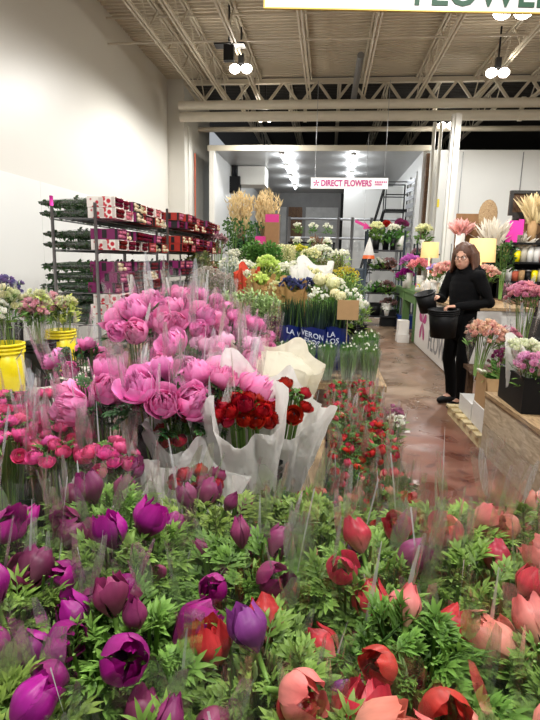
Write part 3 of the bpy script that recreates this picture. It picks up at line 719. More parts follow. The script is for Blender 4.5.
# --- white tissue wraps with dark red ranunculus, behind the anemones
WR = [wrap_mb(340 + k, .05, (.115, .108, .15)[k % 3], .42, (.13, .15, .09)[k % 3], .014) for k in range(5)]
WRM = [w.mesh('paper_wrap', M['tissue']) for w in WR]; WRC = WR[2].mesh('paper_wrap', M['tissue_cream'])
bench('display_bench', 'narrow timber bench under the tissue wrapped ranunculus', -.495, -.25, 1.125, 1.3, .56, 'wood')
for x, y, lean, k, lab in ((-.47, 1.2, (-.06, -.16), 0, 'flattened white tissue wrap holding dark red ranunculus beside pink ranunculus'), (-.345, 1.2, (-.04, .1), 1, 'white tissue wrap with dark red ranunculus behind the plum anemones')):
    bunch(lab, (x, y, .565), ['ran_red'] * 3 + ['anemone_plum'], 8, .055, .405, .04, FOLR[k], WRM[k], STK[0], 'tissue wrapped ranunculus', rs, name='ranunculus_bunch', sl=(.95, .95), fsc=.6, lean=lean, sleeve_name='paper_wrap', front=0, up=.015)
# --- main bench: peonies and paper wraps in black buckets
bench('display_bench', 'timber bench under the peony buckets', -1.0, .02, 1.8 - .01, 2.62, .6, 'wood')
bench('display_bench', 'small timber bench under the front peony bucket and paper wraps', -.485, .02, 1.45, 1.78, .56, 'wood')
SLP = [sleeve_mb(350 + k, .05, .15, .43, .10, folds=(7, 9, 11)[k], nu=12, nv=44, crinkle=.014).mesh('sleeve', [M['film'], M['seam'], M['glint_facet']]) for k in range(3)]
PEO = [  # px, py of the bunch's middle, its top height, n, R, label
 (108, 388, 1.12, 5, .085, 'bright pink peony bunch low beside the pink ranunculus'),
 (88, 350, 1.14, 6, .085, 'pink peony bunch with small half open heads behind the low one'),
 (163, 385, 1.16, 6, .095, 'large pink peony bunch in the middle of the front peony buckets'),
 (215, 385, 1.16, 6, .09, 'tall pink peony bunch directly behind the red ranunculus paper wrap'),
 (230, 352, 1.19, 5, .09, 'pink peony bunch beside the cream tissue wrap'),
 (192, 350, 1.2, 6, .09, 'pale pink peony bunch behind the front peony buckets'),
 (143, 316, 1.3, 7, .1, 'pink peony bunch at the rose rack end of the raised row'),
 (182, 316, 1.3, 7, .1, 'pink peony bunch second from the rose rack in the raised row'),
 (222, 318, 1.28, 8, .09, 'pink peony bunch third from the rose rack in the raised row'),
 (243, 330, 1.24, 7, .085, 'small headed pink peony bunch at the aisle end of the raised row'),
 (165, 302, 1.34, 6, .09, 'pink peony bunch behind the raised row near the rose rack'),
 (212, 302, 1.34, 7, .09, 'pink peony bunch behind the raised row near the pale greens'),
]
for i, (px, py, zt, n, R, lab) in enumerate(PEO):
    p = at(px, py + 8, Z=zt - .06)
    if i >= 6: p.y += .02
    bz = .56 if p.y < 1.78 else .6
    if p.x < -.5 and p.y < 1.78: bz = .56
    if i >= 6: bz = .6
    hb = .28 if i < 6 else .36
    pail('black bucket under the ' + ' '.join(lab.split()[:12]), p.x, p.y, bz, .085, hb, 'black', 'black buckets under the peonies', False, taper=.85)
    pal = ['peony'] * 4 if i not in (4, 5) else ['peony', 'peony_pale', 'peony_pale']
    small = i in (1, 9, 8, 11)
    bunch(lab, (p.x, p.y, bz + .006), pal, n + 2, R, zt - bz, .06, FOLP[i % 2], SLP[i % 3], STEMS[i % 2], 'pink peony bunches', rs, name='peony_bunch', sc=.8 if small else 1.12, sl=(.9, 1.1), tiltk=1.7, jit=.3, up=-.01, lean=(rs.gauss(0, .03), rs.gauss(0, .03)))
# --- red ranunculus in white paper wraps
for x, y, zt, n, lean, k, sl, lab in (
  (-.215, 1.53, 1.13, 24, (.2, -.02), 1, (1.05, 1.0), 'white paper wrap full of dark red ranunculus in front of the peonies'),
  (-.17, 1.66, 1.12, 8, (.12, .12), 3, (1.0, .9), 'white paper wrap of dark red ranunculus at the aisle edge'),
  (-.335, 1.52, 1.06, 8, (.16, -.18), 0, (.85, .98), 'white paper wrap of red ranunculus half hidden under the peonies')):
    pail('black bucket holding the ' + lab.split(' of ')[0].split(' full')[0] + (' in front of the peonies' if k == 1 else ' at the aisle edge' if k == 2 else ' half under the peonies'), x, y, .56, .1 if k != 0 else .08, .34 if k != 0 else .26, 'black', 'black buckets under the paper wraps', False, taper=.75)
    bunch(lab, (x, y, .567), ['ran_red'], n, .075, zt - .567, .06, FOLR[k % 3], WRM[(1, 0, 4, 3)[k]], STK[0], 'red ranunculus in white paper', rs, name='ranunculus_bunch', sl=sl, fsc=.6, lean=lean, sleeve_name='paper_wrap', front=0, up=.008, sc=1.15)
t = thing('paper_wrapped_bunch', 'large cream tissue wrap closed over its flowers behind red ranunculus', 'flower bunch', (-.22, 1.93, .606), (.1, .05, .4), 'cream tissue bunches')
mobj('paper_wrap', WRC, t, Matrix.Diagonal((1, 1, 1.27, 1)))
cap = MB(); cap.ball((0, 0, .49), .14, 9, 22, (1, 1, .5), .05); mobj('tissue_cover', cap.mesh('tissue_cover', M['tissue_cream']), t)
mobj('stems', STK[0], t)
pail('black bucket holding the large cream tissue wrap', -.22, 1.93, .6, .08, .26, 'black', 'black buckets under the paper wraps', False)
# --- the field of red bunches, low crates by the aisle
bench('display_bench', 'low timber bench under the front red anemone bunches', -.34, .22, 1.325 - .01, 1.325, .36, 'wood') if False else None
def field(xs_by_y, zt, base, kinds, pre, fol, row_of, sc):
    for j, (y, xs) in enumerate(xs_by_y):
        for i, x in enumerate(xs):
            lab = f'{pre}, {row_of(j)}, {ORD[len(xs) - 1 - i]} from aisle'
            bunch(lab, (x + rs.uniform(-.01, .01), y, base), kinds, 9, .06, zt - base + rs.uniform(-.03, .02), .035, rs.choice(fol), SLF[(i + j) % 3] if rs.random() < .8 else None, STK[0], 'red bunches on the low bench', rs, name='ranunculus_bunch', sc=sc, sl=(.74, 1.05), fsc=.78, jit=.35)
bench('display_bench', 'low timber bench along the aisle under the red ranunculus crates', .04, .36, 1.32, 3.36, .34, 'wood')
bench('display_bench', 'low timber bench behind the peonies under red ranunculus', -.36, .03, 2.66, 3.36, .34, 'wood')
VAR['ran_mix'] = VAR['ran_coral'] * 4 + VAR['bud_red'][:1] + VAR['bud_coral'][:1] + VAR['anemone_red'][:1]
field([(1.4, (.11, .25)), (1.55, (.12, .26)), (1.7, (.11, .25))], .8, .352, ['anemone_red', 'anemone_coral', 'bud_red', 'bud_coral'], 'red anemone bunch in clear sleeve', [FOLS[1], FOLS[0]], lambda j: f'{ORD[j]} row along the low bench', .72)
ys = [1.86, 2.01, 2.16, 2.31, 2.46, 2.61]
field([(y, (.11, .25)) for y in ys], .78, .352, ['ran_mix'], 'small red ranunculus bunch in clear sleeve', FOLR, lambda j: f'{ORD[j]} row past the anemones', .85)
field([(y, (-.27, -.12, .04 + .06, .25)) for y in (2.77, 2.92, 3.07, 3.22)], .78, .352, ['ran_mix'], 'small red ranunculus bunch behind the peonies', FOLR, lambda j: f'{ORD[j]} row past the cream tissue', .85)
for j, (y0, y1) in enumerate(((1.33, 1.77), (1.79, 2.235), (2.24, 2.69), (2.7, 3.3))):
    crate(f'black crate of red bunches along the aisle, {ORD[j]} from the near bench', .185, (y0 + y1) / 2, .34, .3, y1 - y0 - .02, .2, 'low crates along the aisle')
crate('black crate of red ranunculus behind the cream tissue wrap', -.19, 3.0, .34, .3, .58, .2, 'low crates along the aisle')
# front rows of red anemones, on the near side of the paper wraps
bench('display_bench', 'narrow timber bench between the near anemones and the low bench', -.19, .34, 1.13, 1.3, .44, 'wood')
bench('display_bench', 'short timber bench in front of the red paper wrap', -.2, .03, 1.31, 1.44, .44, 'wood')
for i, x in enumerate((-.12, .0, .13, .26)):
    bunch(f'leafy red anemone bunch between near bench and low bench, {ORD[3 - i]} from the aisle', (x, 1.21, .445), ['anemone_red', 'anemone_coral', 'bud_red', 'bud_green'], 6, .06, .4, .04, FOLS[i % 2], SLF[i % 3], STK[0], 'red bunches on the low bench', rs, name='anemone_bunch', sc=.78, sl=(.74, 1.05), fsc=.8)
for i, x in enumerate((-.13, -.02)): bunch('leafy red anemone bunch directly in front of the red paper wrap, ' + ('aisle side', 'peony side')[1 - i], (x, 1.37, .445), ['anemone_red', 'anemone_coral', 'bud_red', 'bud_green'], 7, .055, .43, .04, FOLS[i % 2], SLF[i], STK[0], 'red bunches on the low bench', rs, name='anemone_bunch', sc=.75, sl=(.7, 1.03), fsc=.8)

# --- snowdrop-like white bunches in clear tubs, veronica in blue sleeves
M['spear'] = petal_mat('spear_leaf', 'cfd8be', '4a7430', '7a9c54', .02, .3, .5, trans=.2)
M['veronica'] = petal_mat('veronica_spike', '1c2f2a', '2c4424', '1e2648', .02, .35, .55, trans=.1)
M['petal_white'] = petal_mat('white_petal', 'd9e0b8', 'f6f5ee', None, .01, .12, .5, trans=.3)
def spear_mb(seed, n, R, H, w, drop=.02, dots=0):
    rr = random.Random(seed); mb = MB()
    for i in range(n):
        p, o = dome_pt(rr, R, H, drop); mb.mi = 0
        a = rr.uniform(0, 6.28); d = np.array([o[0] * .15, o[1] * .15, 1.0]); nn = np.array([math.cos(a), math.sin(a), .2])
        b = np.array([p[0] * .6, p[1] * .6, 0.0])
        v = p - b; lobe(mb, b, v, nn, np.linalg.norm(v) * rr.uniform(.85, 1.08), w, rr.uniform(-.05, .12), 0, 1, None, 6)
        if i < dots:
            mb.mi = 1
            for k in range(3): cup_petal(mb, k * 2.09 + a, .9, .016, .007, 1.2, 1., 3, 3, .3, 0, z0=0); mb.v[-1] = mb.v[-1] * [1, 1, -1] + p + [0, 0, .012]
    return mb
SP = [spear_mb(400 + k, 130, .066, .235, .0042, dots=5).mesh('stems_and_leaves', [M['spear'], M['petal_white']]) for k in range(3)]
bench('display_bench', 'timber bench under the white spring bunches in clear tubs', -.36, .42, 3.4, 4.24, .7, 'wood')
SLT = sleeve_mb(420, .06, .072, .43, .02, folds=6, nu=6, nv=24, crinkle=.004).mesh('sleeve', M['film_far'])
def tub(label, x, y, z, w, d, h):
    t = thing('clear_tub', label, 'tub', (x, y, z), group='clear tubs'); mb = MB(); mb.lathe([(.001, 0), (.9, 0), (1, 1), (1.03, 1.0)], 4); mb.xf(Matrix.Rotation(PI / 4, 4, 'Z')); mb.xf(Matrix.Diagonal((w * .7, d * .7, h, 1)))
    mobj('tub', mb.mesh('tub', M['film_far'], False), t)
for j, y in enumerate((3.48, 3.62)):
    for i in range(5):
        x = -.27 + i * .145
        t = thing('spring_bunch', f'green and white spring flower bunch in clear sleeve, {["front", "second"][j]} row, {ORD[4 - i]} from the aisle', 'flower bunch', (x, y, .712), (0, 0, rs.uniform(0, 6)), 'white spring bunches')
        mobj('stems_and_leaves', SP[(i + j) % 3], t); mobj('sleeve', SLT, t, Matrix.Diagonal((1, 1, .5, 1)))
for i, x in enumerate((-.2, .02, .24)): tub('clear plastic tub of white spring bunches, ' + ('beside the aisle', 'middle of three', 'farthest from the aisle')[2 - i], x, 3.55, .7, .2, .3, .1)
for i, (x, y) in enumerate(((.26, 3.78), (.34, 3.92), (.27, 4.05), (.36, 4.15))):
    t = thing('spring_bunch', f'white flowered green bunch at the aisle edge, {ORD[i]} behind the clear tubs', 'flower bunch', (x, y, .704), (0, 0, i), 'white spring bunches')
    mobj('stems_and_leaves', SP[i % 3], t, Matrix.Diagonal((1, 1, 1.15, 1))); mobj('sleeve', SLT, t, Matrix.Diagonal((1, 1, .55, 1)))
def bent_text(body, size, radius, z, a0, mat, name, parent, tilt=0.0):
    """Lettering bent round a sleeve of the given radius, centred on the angle a0."""
    cu = bpy.data.curves.new(name, 'FONT'); cu.body = body; cu.size = size; cu.align_x = 'CENTER'; cu.extrude = .0; cu.resolution_u = 2; cu.offset = size * .012
    tmp = bpy.data.objects.new('tmp', cu); COL.objects.link(tmp); dg = bpy.context.evaluated_depsgraph_get()
    me = bpy.data.meshes.new_from_object(tmp.evaluated_get(dg)); bpy.data.objects.remove(tmp); bpy.data.curves.remove(cu)
    for v in me.vertices:
        x, y = v.co.x, v.co.y + tilt * v.co.x
        a = a0 + x / radius; v.co = (radius * math.cos(a), radius * math.sin(a), z + y)
    me.materials.clear(); me.materials.append(mat); mobj(name, me, parent)
M['print_white'] = plain('white_print', 'cfd6ea', .5)
SV = [spear_mb(430 + k, 240, .088, .5, .0058, .03).mesh('flower_spikes', M['veronica']) for k in range(2)]
SVG = [spear_mb(435 + k, 60, .088, .512, .0036, .02).mesh('leaf_tips', M['spear']) for k in range(2)]
NV = sleeve_mb(440, .07, .092, .43, .04, folds=6, nu=8, nv=40, crinkle=.003).mesh('sleeve', M['navy_film'])
for i, (px, tx) in enumerate(((291, ('LA VE',)), (313, ('VERON', 'FLOS')), (334, ('LA', 'FLOS')))):
    p = at(px, 330, Y=3.85)
    t = thing('veronica_bunch', 'dark veronica bunch in printed navy blue sleeve, ' + ('beside the pale greens', 'middle one of three', 'next to the kraft card')[i], 'flower bunch', (p.x, p.y + (.05 if i != 1 else -.03), .704), (0, 0, 0), 'veronica bunches in blue sleeves')
    mobj('flower_spikes', SV[i % 2], t); mobj('leaf_tips', SVG[i % 2], t); mobj('sleeve', NV, t, Matrix.Diagonal((1.06, 1.06, .74, 1)))
    for k, s_ in enumerate(tx): bent_text(s_, .055, .108, .255 - .05 * k, -PI / 2 + (.35, .0, -.2)[i], M['print_white'], 'lettering', t, (-.35, -.25, .1)[i])
def card(label, px, py, Y, w, h, zb, mat='kraft', name='kraft_card'):
    p = at(px, py, Y=Y); t = thing(name, label, 'card', (p.x, p.y, zb), group=None)
    mb = MB(); mb.box((-w / 2, -.003, p.z - zb - h / 2), (w / 2, .003, p.z - zb + h / 2)); mobj('card', mb.mesh('card', M[mat], False), t)
    mb = MB(); mb.tube([(0, .008, 0), (0, .008, p.z - zb)], .004, 6); mobj('stake', mb.mesh('stake', M['pale_wood']), t)
card('blank kraft card on a stake beside the veronica bunches', 348, 310, 3.72, .15, .14, .702)
# small purple bunch against the aisle
M['mauve'] = petal_mat('mauve_petal', '7a4a5e', 'b06a94', None, .03, .3, .5)
def florets_mb(seed, n, R, H, drop, size, full=True, depth=.05):
    """A head of many small blooms."""
    rr = random.Random(seed); mb = MB()
    for i in range(n):
        p, o = dome_pt(rr, R, H, drop); p = p - np.array([0, 0, rr.random() ** 2 * depth]); s0 = len(mb.v)
        s_ = size * rr.uniform(.7, 1.25); k = 4 if full else 3
        for j in range(k): cup_petal(mb, j * 2 * PI / k + rr.uniform(0, 1), 1.0, s_, s_ * .55, 1.15, 1., 4, 4, .25, .06, seed=rr.random() * 6)
        Mx = Matrix.Translation(p) @ face_dir(o * np.array([1.2, 1.2, 1]) + np.array([rr.gauss(0, .4), rr.gauss(0, .4), 0])); A = np.array(Mx)
        for q in range(s0, len(mb.v)): mb.v[q] = mb.v[q] @ A[:3, :3].T + A[:3, 3]
    return mb
def leafy_mb(seed, n, R, H, drop, L, w, depth=.12, round_=False, lean=1.0):
    """A mass of simple leaves."""
    rr = random.Random(seed); mb = MB()
    for i in range(n):
        p, o = dome_pt(rr, R, H - L * .4, drop); lay = rr.random(); p = p - np.array([0, 0, lay * depth])
        d = o * np.array([1.2, 1.2, .7]) * lean + np.array([rr.gauss(0, .5), rr.gauss(0, .5), rr.gauss(.2, .3)]); nn = np.array([rr.gauss(0, .5), rr.gauss(0, .5), 1.0])
        lobe(mb, p, d, nn, L * rr.uniform(.6, 1.2), w * rr.uniform(.7, 1.2), rr.uniform(0, .5), .2, 1.0, None, 4)
    return mb
FLT = {}
def florets(seed, n, R, H, drop, size, pet, depth=.06):
    """Blossoms placed one by one on a bunch's dome."""
    if pet not in FLT:
        FLT[pet] = []
        for j in range(3):
            mb = MB(); random.seed(j)
            for ring, (k, q) in enumerate(((4, 1.0), (3, .6))):
                for i in range(k): cup_petal(mb, i * 2 * PI / k + ring + random.uniform(0, .5), 1.0, .03 * (.9 + .15 * ring), .017 * q, 1.1 - .4 * ring, 1., 5, 5, .25, .06, seed=random.random() * 6)
            FLT[pet].append(mb.mesh('blossom', M[pet]))
    def f(t):
        rr = random.Random(seed)
        for i in range(n):
            p, o = dome_pt(rr, R, H, drop); p = p - np.array([0, 0, rr.random() ** 2 * depth])
            mobj('blossom', rr.choice(FLT[pet]), t, Matrix.Translation(p) @ face_dir(o * np.array([1.3, 1.3, 1]) + np.array([rr.gauss(0, .4), rr.gauss(0, .4), 0])) @ Matrix.Diagonal((*(size / .03 * rr.uniform(.75, 1.2),) * 3, 1)))
    return f
def plant(label, loc, fl=None, fo=None, stems=True, H=.4, R=.08, wrap=None, group=None, name='flower_bunch', cat='flower bunch', slk=(1, 1), lean=(0, 0)):
    t = thing(name, label, cat, loc, (lean[0], lean[1], 0 if wrap and 'wrap' in wrap.name else rs.uniform(0, 6)), group)
    if callable(fl): fl(t)
    elif isinstance(fl, list):
        for me in fl: mobj('flower_head', me, t)
    elif fl: mobj('blossoms', fl, t)
    if fo: mobj('foliage', fo, t)
    if stems: mobj('stems', STEMS[0], t, Matrix.Diagonal((R * .8 / .085, R * .8 / .085, (H - .05) / .38, 1)))
    if wrap: mobj('paper_wrap' if 'wrap' in wrap.name else 'sleeve', wrap, t, Matrix.Diagonal((R / .1 * slk[0], R / .1 * slk[0], H / .43 * slk[1], 1)))
    return t
p = at(378, 380, Z=.62)
crate('small black crate of mauve flowers at the aisle corner', .43, 3.05, .0, .12, .26, .3, 'low crates along the aisle')
for i in range(3):
    plant(f'small mauve flower bunch in clear sleeve at the aisle corner, {ORD[i]} from the clear tubs', (.43, 3.14 - i * .09, .012), florets_mb(450 + i, 22, .05, .62, .03, .02).mesh('blossoms', M['mauve'] if i != 2 else M['petal_white']), leafy_mb(455 + i, 30, .05, .58, .03, .06, .006).mesh('foliage', M['leaf_mid']), H=.6, R=.055, wrap=SLF[i], group='mauve bunches at the aisle corner')
# ================================================================== the long bench of greens towards the cooler
bench('display_bench', 'long timber bench under the greens and white flowers', -1.8, .34, 4.35, 9.2, .72, 'wood')
def euc_mb(seed, n, R, H, mats=None, L=.05, w=.012): return leafy_mb(seed, n, R, H, R * .6, L, w, .2)
def spikes_mb(seed, n, R, H, hs, size):
    """Upright flower spikes set with florets."""
    rr = random.Random(seed); mb = MB()
    for i in range(n):
        p, o = dome_pt(rr, R, H, .03); 
        for k in range(12):
            u = k / 12; a = k * 2.4; q = p + np.array([math.cos(a) * .022 * (1 - u * .6), math.sin(a) * .022 * (1 - u * .6), -hs * (1 - u)]) + o * np.array([.1, .1, 0]) * u
            s0 = len(mb.v); cup_petal(mb, a, 1.3, size, size * .7, 1.2, 1., 3, 4, .2, .08); cup_petal(mb, a + 3, 1.3, size, size * .7, 1.2, 1., 3, 4, .2, .08)
            for z in range(s0, len(mb.v)): mb.v[z] = mb.v[z] + q
    return mb
def pom_mb(c, r, seed, nz=.04, n=90, size=.018):
    """A round head of small petals."""
    rr = random.Random(seed); mb = MB(); mb.ball(c, r * .8, 8, 12)
    for i in range(n):
        z = rr.uniform(-.4, 1); a = rr.uniform(0, 6.28); s = math.sqrt(max(0, 1 - z * z)); o = np.array([s * math.cos(a), s * math.sin(a), z]); p = np.array(c) + o * r * .85
        nn = np.array([rr.gauss(0, 1), rr.gauss(0, 1), rr.gauss(0, 1)]); d = np.cross(o, nn) + o * .5; lobe(mb, p - d / np.linalg.norm(d) * size * .4, d, o, size, size * .45, .3, .3, 1, None, 3)
    return mb
M['lime_petal'] = petal_mat('lime_bloom', '9cb63c', 'dcec8c', None, .02, .2, .5)
M['white_bloom'] = petal_mat('white_bloom', 'd6dcae', 'f4f3e6', None, .01, .15, .5)
M['cream_bloom'] = petal_mat('cream_bloom', 'cfd08c', 'f0ecc0', None, .02, .15, .5)
M['yellow_bloom'] = petal_mat('yellow_bloom', 'a8a42a', 'dcd04a', None, .02, .2, .55)
M['grey_bloom'] = petal_mat('dusty_bloom', '8b7f72', 'c3b4a8', None, .02, .25, .6)
M['pinkgrey'] = petal_mat('dusty_pink_bloom', '6d4a50', 'b48a8c', None, .02, .3, .6)
M['blue_bloom'] = petal_mat('dark_blue_bloom', '1c2036', '56608c', None, .02, .35, .55)
M['silver'] = leaf_mat('silver_leaf', '8a9a8c', 'd4dcd2')
GROUPM = 'bunches on the long bench of greens'
tubn = [0]
def onbench(label, px, py, Y, R, mk, wrap=None, slk=(1, .9), bz=.726, bucket='black', cat='flower bunch', name='flower_bunch', lean=(0, 0), bh=.3):
    """A bunch whose top middle shows at (px, py), standing in its bucket on the long bench; mk(H) makes its blossoms and foliage."""
    p = at(px, py, Y=Y); H = p.z - bz
    if bucket: pail('bucket holding the ' + label, p.x, p.y, bz - .006, min(R * .85, .1), min(bh, H * .6), bucket, 'buckets on the long bench', False)
    fl, fo = mk(H); return plant(label, (p.x, p.y, bz), fl, fo, True, H, R, wrap, GROUPM, name, cat, slk, lean)
def euc(seed, mat, n=170, L=.06, w=.012, R=.13, dp=.25): return lambda H: (None, leafy_mb(seed, n, R, H, R * .7, L, w, dp).mesh('foliage', M[mat]))
def heads(seed, pet, leaf, n=60, size=.022, R=.11, dp=.08, nl=80, drop=.06): return lambda H: (florets_mb(seed, n, R, H, drop, size, depth=dp).mesh('blossoms', M[pet]), leafy_mb(seed + 1, nl, R, H - .02, drop, .07, .01, .2).mesh('foliage', M[leaf]))
def poms(seed, pet, leaf, k=3, r=.06, R=.09):
    def f(H):
        ms = []
        for i in range(k):
            a = i * 2 * PI / k + .4; q = 0 if k == 1 else R * .7
            ms.append(pom_mb((q * math.cos(a), q * math.sin(a), H - r * (1 + .3 * (i % 2))), r, seed + i).mesh('flower_head', M[pet]))
        return ms, leafy_mb(seed, 50, R, H - r, .05, .1, .02, .2).mesh('foliage', M[leaf])
    return f
def stock(seed, pet, leaf, n=9, R=.09, hs=.2): return lambda H: (spikes_mb(seed, n, R, H, hs, .024).mesh('blossoms', M[pet]), leafy_mb(seed, 60, R, H - .15, .05, .1, .01, .2).mesh('foliage', M[leaf]))
KW = wrap_mb(460, .05, .12, .42, .1, .012); KWM = KW.mesh('kraft_wrap', M['kraft_wrap']); RWM = KW.mesh('red_wrap', M['red_wrap']); TWM = KW.mesh('paper_wrap', M['tissue'])
SLM = SLF[0]
onbench('pale green pittosporum bunch behind the peonies', 232, 290, 4.55, .13, euc(500, 'leaf_pale', 480, .05, .011), SLM)
onbench('fine pale green foliage bunch beside the veronica', 250, 288, 4.45, .15, euc(501, 'leaf_pale', 620, .045, .009, .15), SLM)
onbench('light green foliage bunch touching the veronica sleeves', 268, 292, 4.4, .12, euc(502, 'leaf_pale', 480, .045, .009, .12), None)
onbench('grey green eucalyptus bunch next to the rose rack', 200, 280, 4.9, .13, euc(503, 'leaf_olive', 240, .045, .013), SLM)
onbench('dusty grey wax flower bunch near the rose rack', 208, 268, 5.2, .15, heads(504, 'grey_bloom', 'leaf_grey', 130, .022, .14, .12), SLM)
onbench('dusty pink grey statice bunch behind the raised peonies', 224, 274, 5.1, .13, heads(505, 'grey_bloom', 'leaf_olive', 110, .02, .12, .12), SLM)
onbench('silver leaved bunch beyond the dusty wax flowers', 231, 258, 6.0, .15, heads(506, 'white_bloom', 'silver', 60, .024, .14, .1, 140), SLM)
onbench('white stock bunch in clear film beyond the silver leaves', 246, 262, 5.7, .12, heads(507, 'white_bloom', 'leaf_grey', 80, .026, .11), SLM)
onbench('bright lime viburnum bunch in the middle of the greens', 267, 258, 5.3, .12, heads(508, 'lime_petal', 'leaf_lime', 70, .034, .12, .06, 100), None)
onbench('lime green viburnum bunch beside the red wrap', 259, 276, 4.95, .11, heads(509, 'lime_petal', 'leaf_lime', 60, .034, .10, .06, 90), KWM, (1.0, .98), cat='flower bunch')
onbench('white flower bunch in a red paper wrap', 247, 272, 5.0, .08, heads(510, 'white_bloom', 'leaf_mid', 30, .03, .06), RWM, (1.1, 1.02))
onbench('lime bunch in kraft paper beside the blue thistles', 277, 284, 4.75, .1, heads(511, 'cream_bloom', 'leaf_lime', 40, .03, .09), KWM, (.95, .95))
onbench('white orlaya bunch behind the lime viburnum', 284, 264, 5.5, .13, heads(512, 'white_bloom', 'leaf_mid', 110, .026, .13), None)
onbench('white phlox bunch beyond the lime viburnum', 297, 262, 5.7, .12, heads(513, 'white_bloom', 'leaf2', 90, .026, .12), SLM)
onbench('dark blue thistle bunch in brown paper', 291, 279, 4.7, .1, heads(514, 'blue_bloom', 'leaf_dark', 70, .026, .1, .04, 40), KWM, (1.0, .93))
onbench('dark blue thistle bunch beside the white paper bag', 307, 280, 4.75, .09, heads(515, 'blue_bloom', 'leaf_dark', 60, .026, .09, .04, 40), KWM, (.9, .9))
onbench('cream flowers in white tissue beside the hydrangeas', 312, 268, 5.1, .13, heads(516, 'cream_bloom', 'leaf_mid', 24, .03, .08), TWM, (1.1, 1.04))
onbench('pale green hydrangea bunch with the largest round head', 328, 272, 4.75, .1, poms(517, 'cream_bloom', 'leaf_mid', 3, .075, .1), None)
onbench('small cream hydrangea bunch behind the kraft card', 338, 288, 4.5, .08, poms(518, 'cream_bloom', 'leaf_mid', 2, .055, .08), None)
onbench('white anemone bunch at the aisle edge behind the kraft card', 360, 302, 4.45, .08, heads(519, 'petal_white', 'leaf2', 16, .034, .08), SLM)
onbench('white and pink bunch at the aisle edge of the long bench', 352, 290, 4.9, .09, heads(520, 'petal_white', 'leaf_mid', 26, .03, .09), SLM)
onbench('white daisy bunch in clear film beside cream hydrangea', 318, 290, 4.45, .08, heads(536, 'petal_white', 'leaf_mid', 26, .026, .08), SLM)
onbench('yellow green mimosa bunch at the aisle edge', 346, 267, 5.8, .14, heads(521, 'yellow_bloom', 'leaf_lime', 120, .018, .14, .12, 120), None)
onbench('soft green foliage bunch below the mimosa', 352, 277, 5.4, .13, euc(522, 'leaf_mid', 220, .06, .006), None)
onbench('pale yellow stock bunch with tall spikes', 283, 244, 6.4, .13, stock(523, 'cream_bloom', 'leaf2', 12, .12, .22), None)
onbench('pale stock bunch beside the boxwood', 294, 248, 6.5, .11, stock(524, 'cream_bloom', 'leaf_lime', 9, .1, .2), None)
onbench('round boxwood bunch beyond the white stock', 254, 240, 6.2, .15, euc(525, 'leaf_mid', 700, .05, .014, .15, .3), None)
onbench('second round boxwood bunch beside pale yellow stock', 269, 241, 6.2, .15, euc(526, 'leaf_mid', 700, .05, .014, .15, .3), None)
onbench('brown green seeded bunch beyond the rose rack', 199, 248, 7.0, .18, euc(527, 'leaf_olive', 260, .06, .018, .18, .3), None)
onbench('olive seeded eucalyptus bunch by the left wall', 200, 252, 6.6, .16, euc(528, 'leaf_olive', 240, .06, .016, .16, .3), None)
onbench('mauve dried rose bunch beyond the rose rack', 204, 235, 7.8, .14, heads(529, 'pinkgrey', 'leaf_olive', 60, .04, .14, .05, 40), None)
onbench('brown dried flower bunch beneath the wreath plants', 218, 236, 7.9, .13, heads(530, 'pinkgrey', 'leaf_brown', 60, .04, .13, .05, 60), None)
onbench('white lisianthus bunch beneath the dark wreath plants', 236, 250, 7.2, .14, heads(531, 'white_bloom', 'silver', 60, .03, .14), None)
onbench('flat topped olive foliage tray beside the mimosa', 325, 257, 6.6, .17, euc(532, 'leaf_olive', 420, .04, .006, .17, .2), None)
onbench('green ruscus bunch beyond the cream tissue bag', 305, 256, 6.7, .15, euc(533, 'leaf_mid', 260, .06, .01, .15, .25), None)
onbench('pale white spray bunch near the end of the long bench', 322, 246, 8.2, .16, heads(534, 'white_bloom', 'silver', 90, .03, .16), None)
onbench('yellow spray bunch near the end of the long bench', 300, 246, 8.4, .14, heads(535, 'yellow_bloom', 'leaf_mid', 70, .03, .14), None)
onbench('pale green spray bunch beside the yellow spray', 311, 249, 7.6, .14, heads(537, 'cream_bloom', 'leaf2', 70, .03, .14), None)
onbench('soft green bunch beside the olive foliage tray', 337, 256, 7.0, .14, euc(538, 'leaf_olive', 260, .05, .007, .14, .25), None)
onbench('light green bunch with white tips near the aisle bin', 340, 250, 8.0, .14, heads(539, 'white_bloom', 'leaf_lime', 60, .028, .14), None)
onbench('spreading green bunch behind the raised peonies', 268, 283, 4.9, .1, euc(540, 'leaf2', 200, .05, .008), None)
onbench('white waxflower bunch between hydrangea and mimosa', 336, 279, 5.3, .1, heads(541, 'white_bloom', 'leaf_mid', 80, .022, .1), None)
# --- wreath-like dark plants, dried grass, boxes and the stepped stand at the end
bench('plant_table', 'dark plant table at the far end of the greens', -2.6, -.1, 9.4, 10.7, .8, 'dark_wood', cat='table')
def far(label, px, py, Y, R, mk, bz=.803, **k): return onbench(label, px, py, Y, R, mk, bz=bz, **k)
def ringleaf(seed, rows=3):
    def f(H):
        mb = MB(); rr = random.Random(seed)
        for k in range(rows * 60):
            z = H - .08 - .16 * (k % rows); a = rr.uniform(0, 6.28); rad = .12 + rr.gauss(0, .03); x, y = (.09 if (k // rows) % 2 else -.09), 0
            p = np.array([x + math.cos(a) * rad, rr.gauss(0, .05), z + math.sin(a) * rad * .7]); lobe(mb, p, np.array([rr.gauss(0, 1), rr.gauss(0, 1), rr.gauss(0, 1)]), np.array([rr.gauss(0, .5), -1, .3]), .06, .018, .2, .2, 1, None, 4)
        return None, mb.mesh('foliage', M['leaf_dark'])
    return f
far('dark round leaved plant nearest the cooler side wall', 232, 220, 9.6, .16, ringleaf(550))
far('dark round leaved plant under the golden dried grass', 250, 222, 9.7, .17, ringleaf(551))
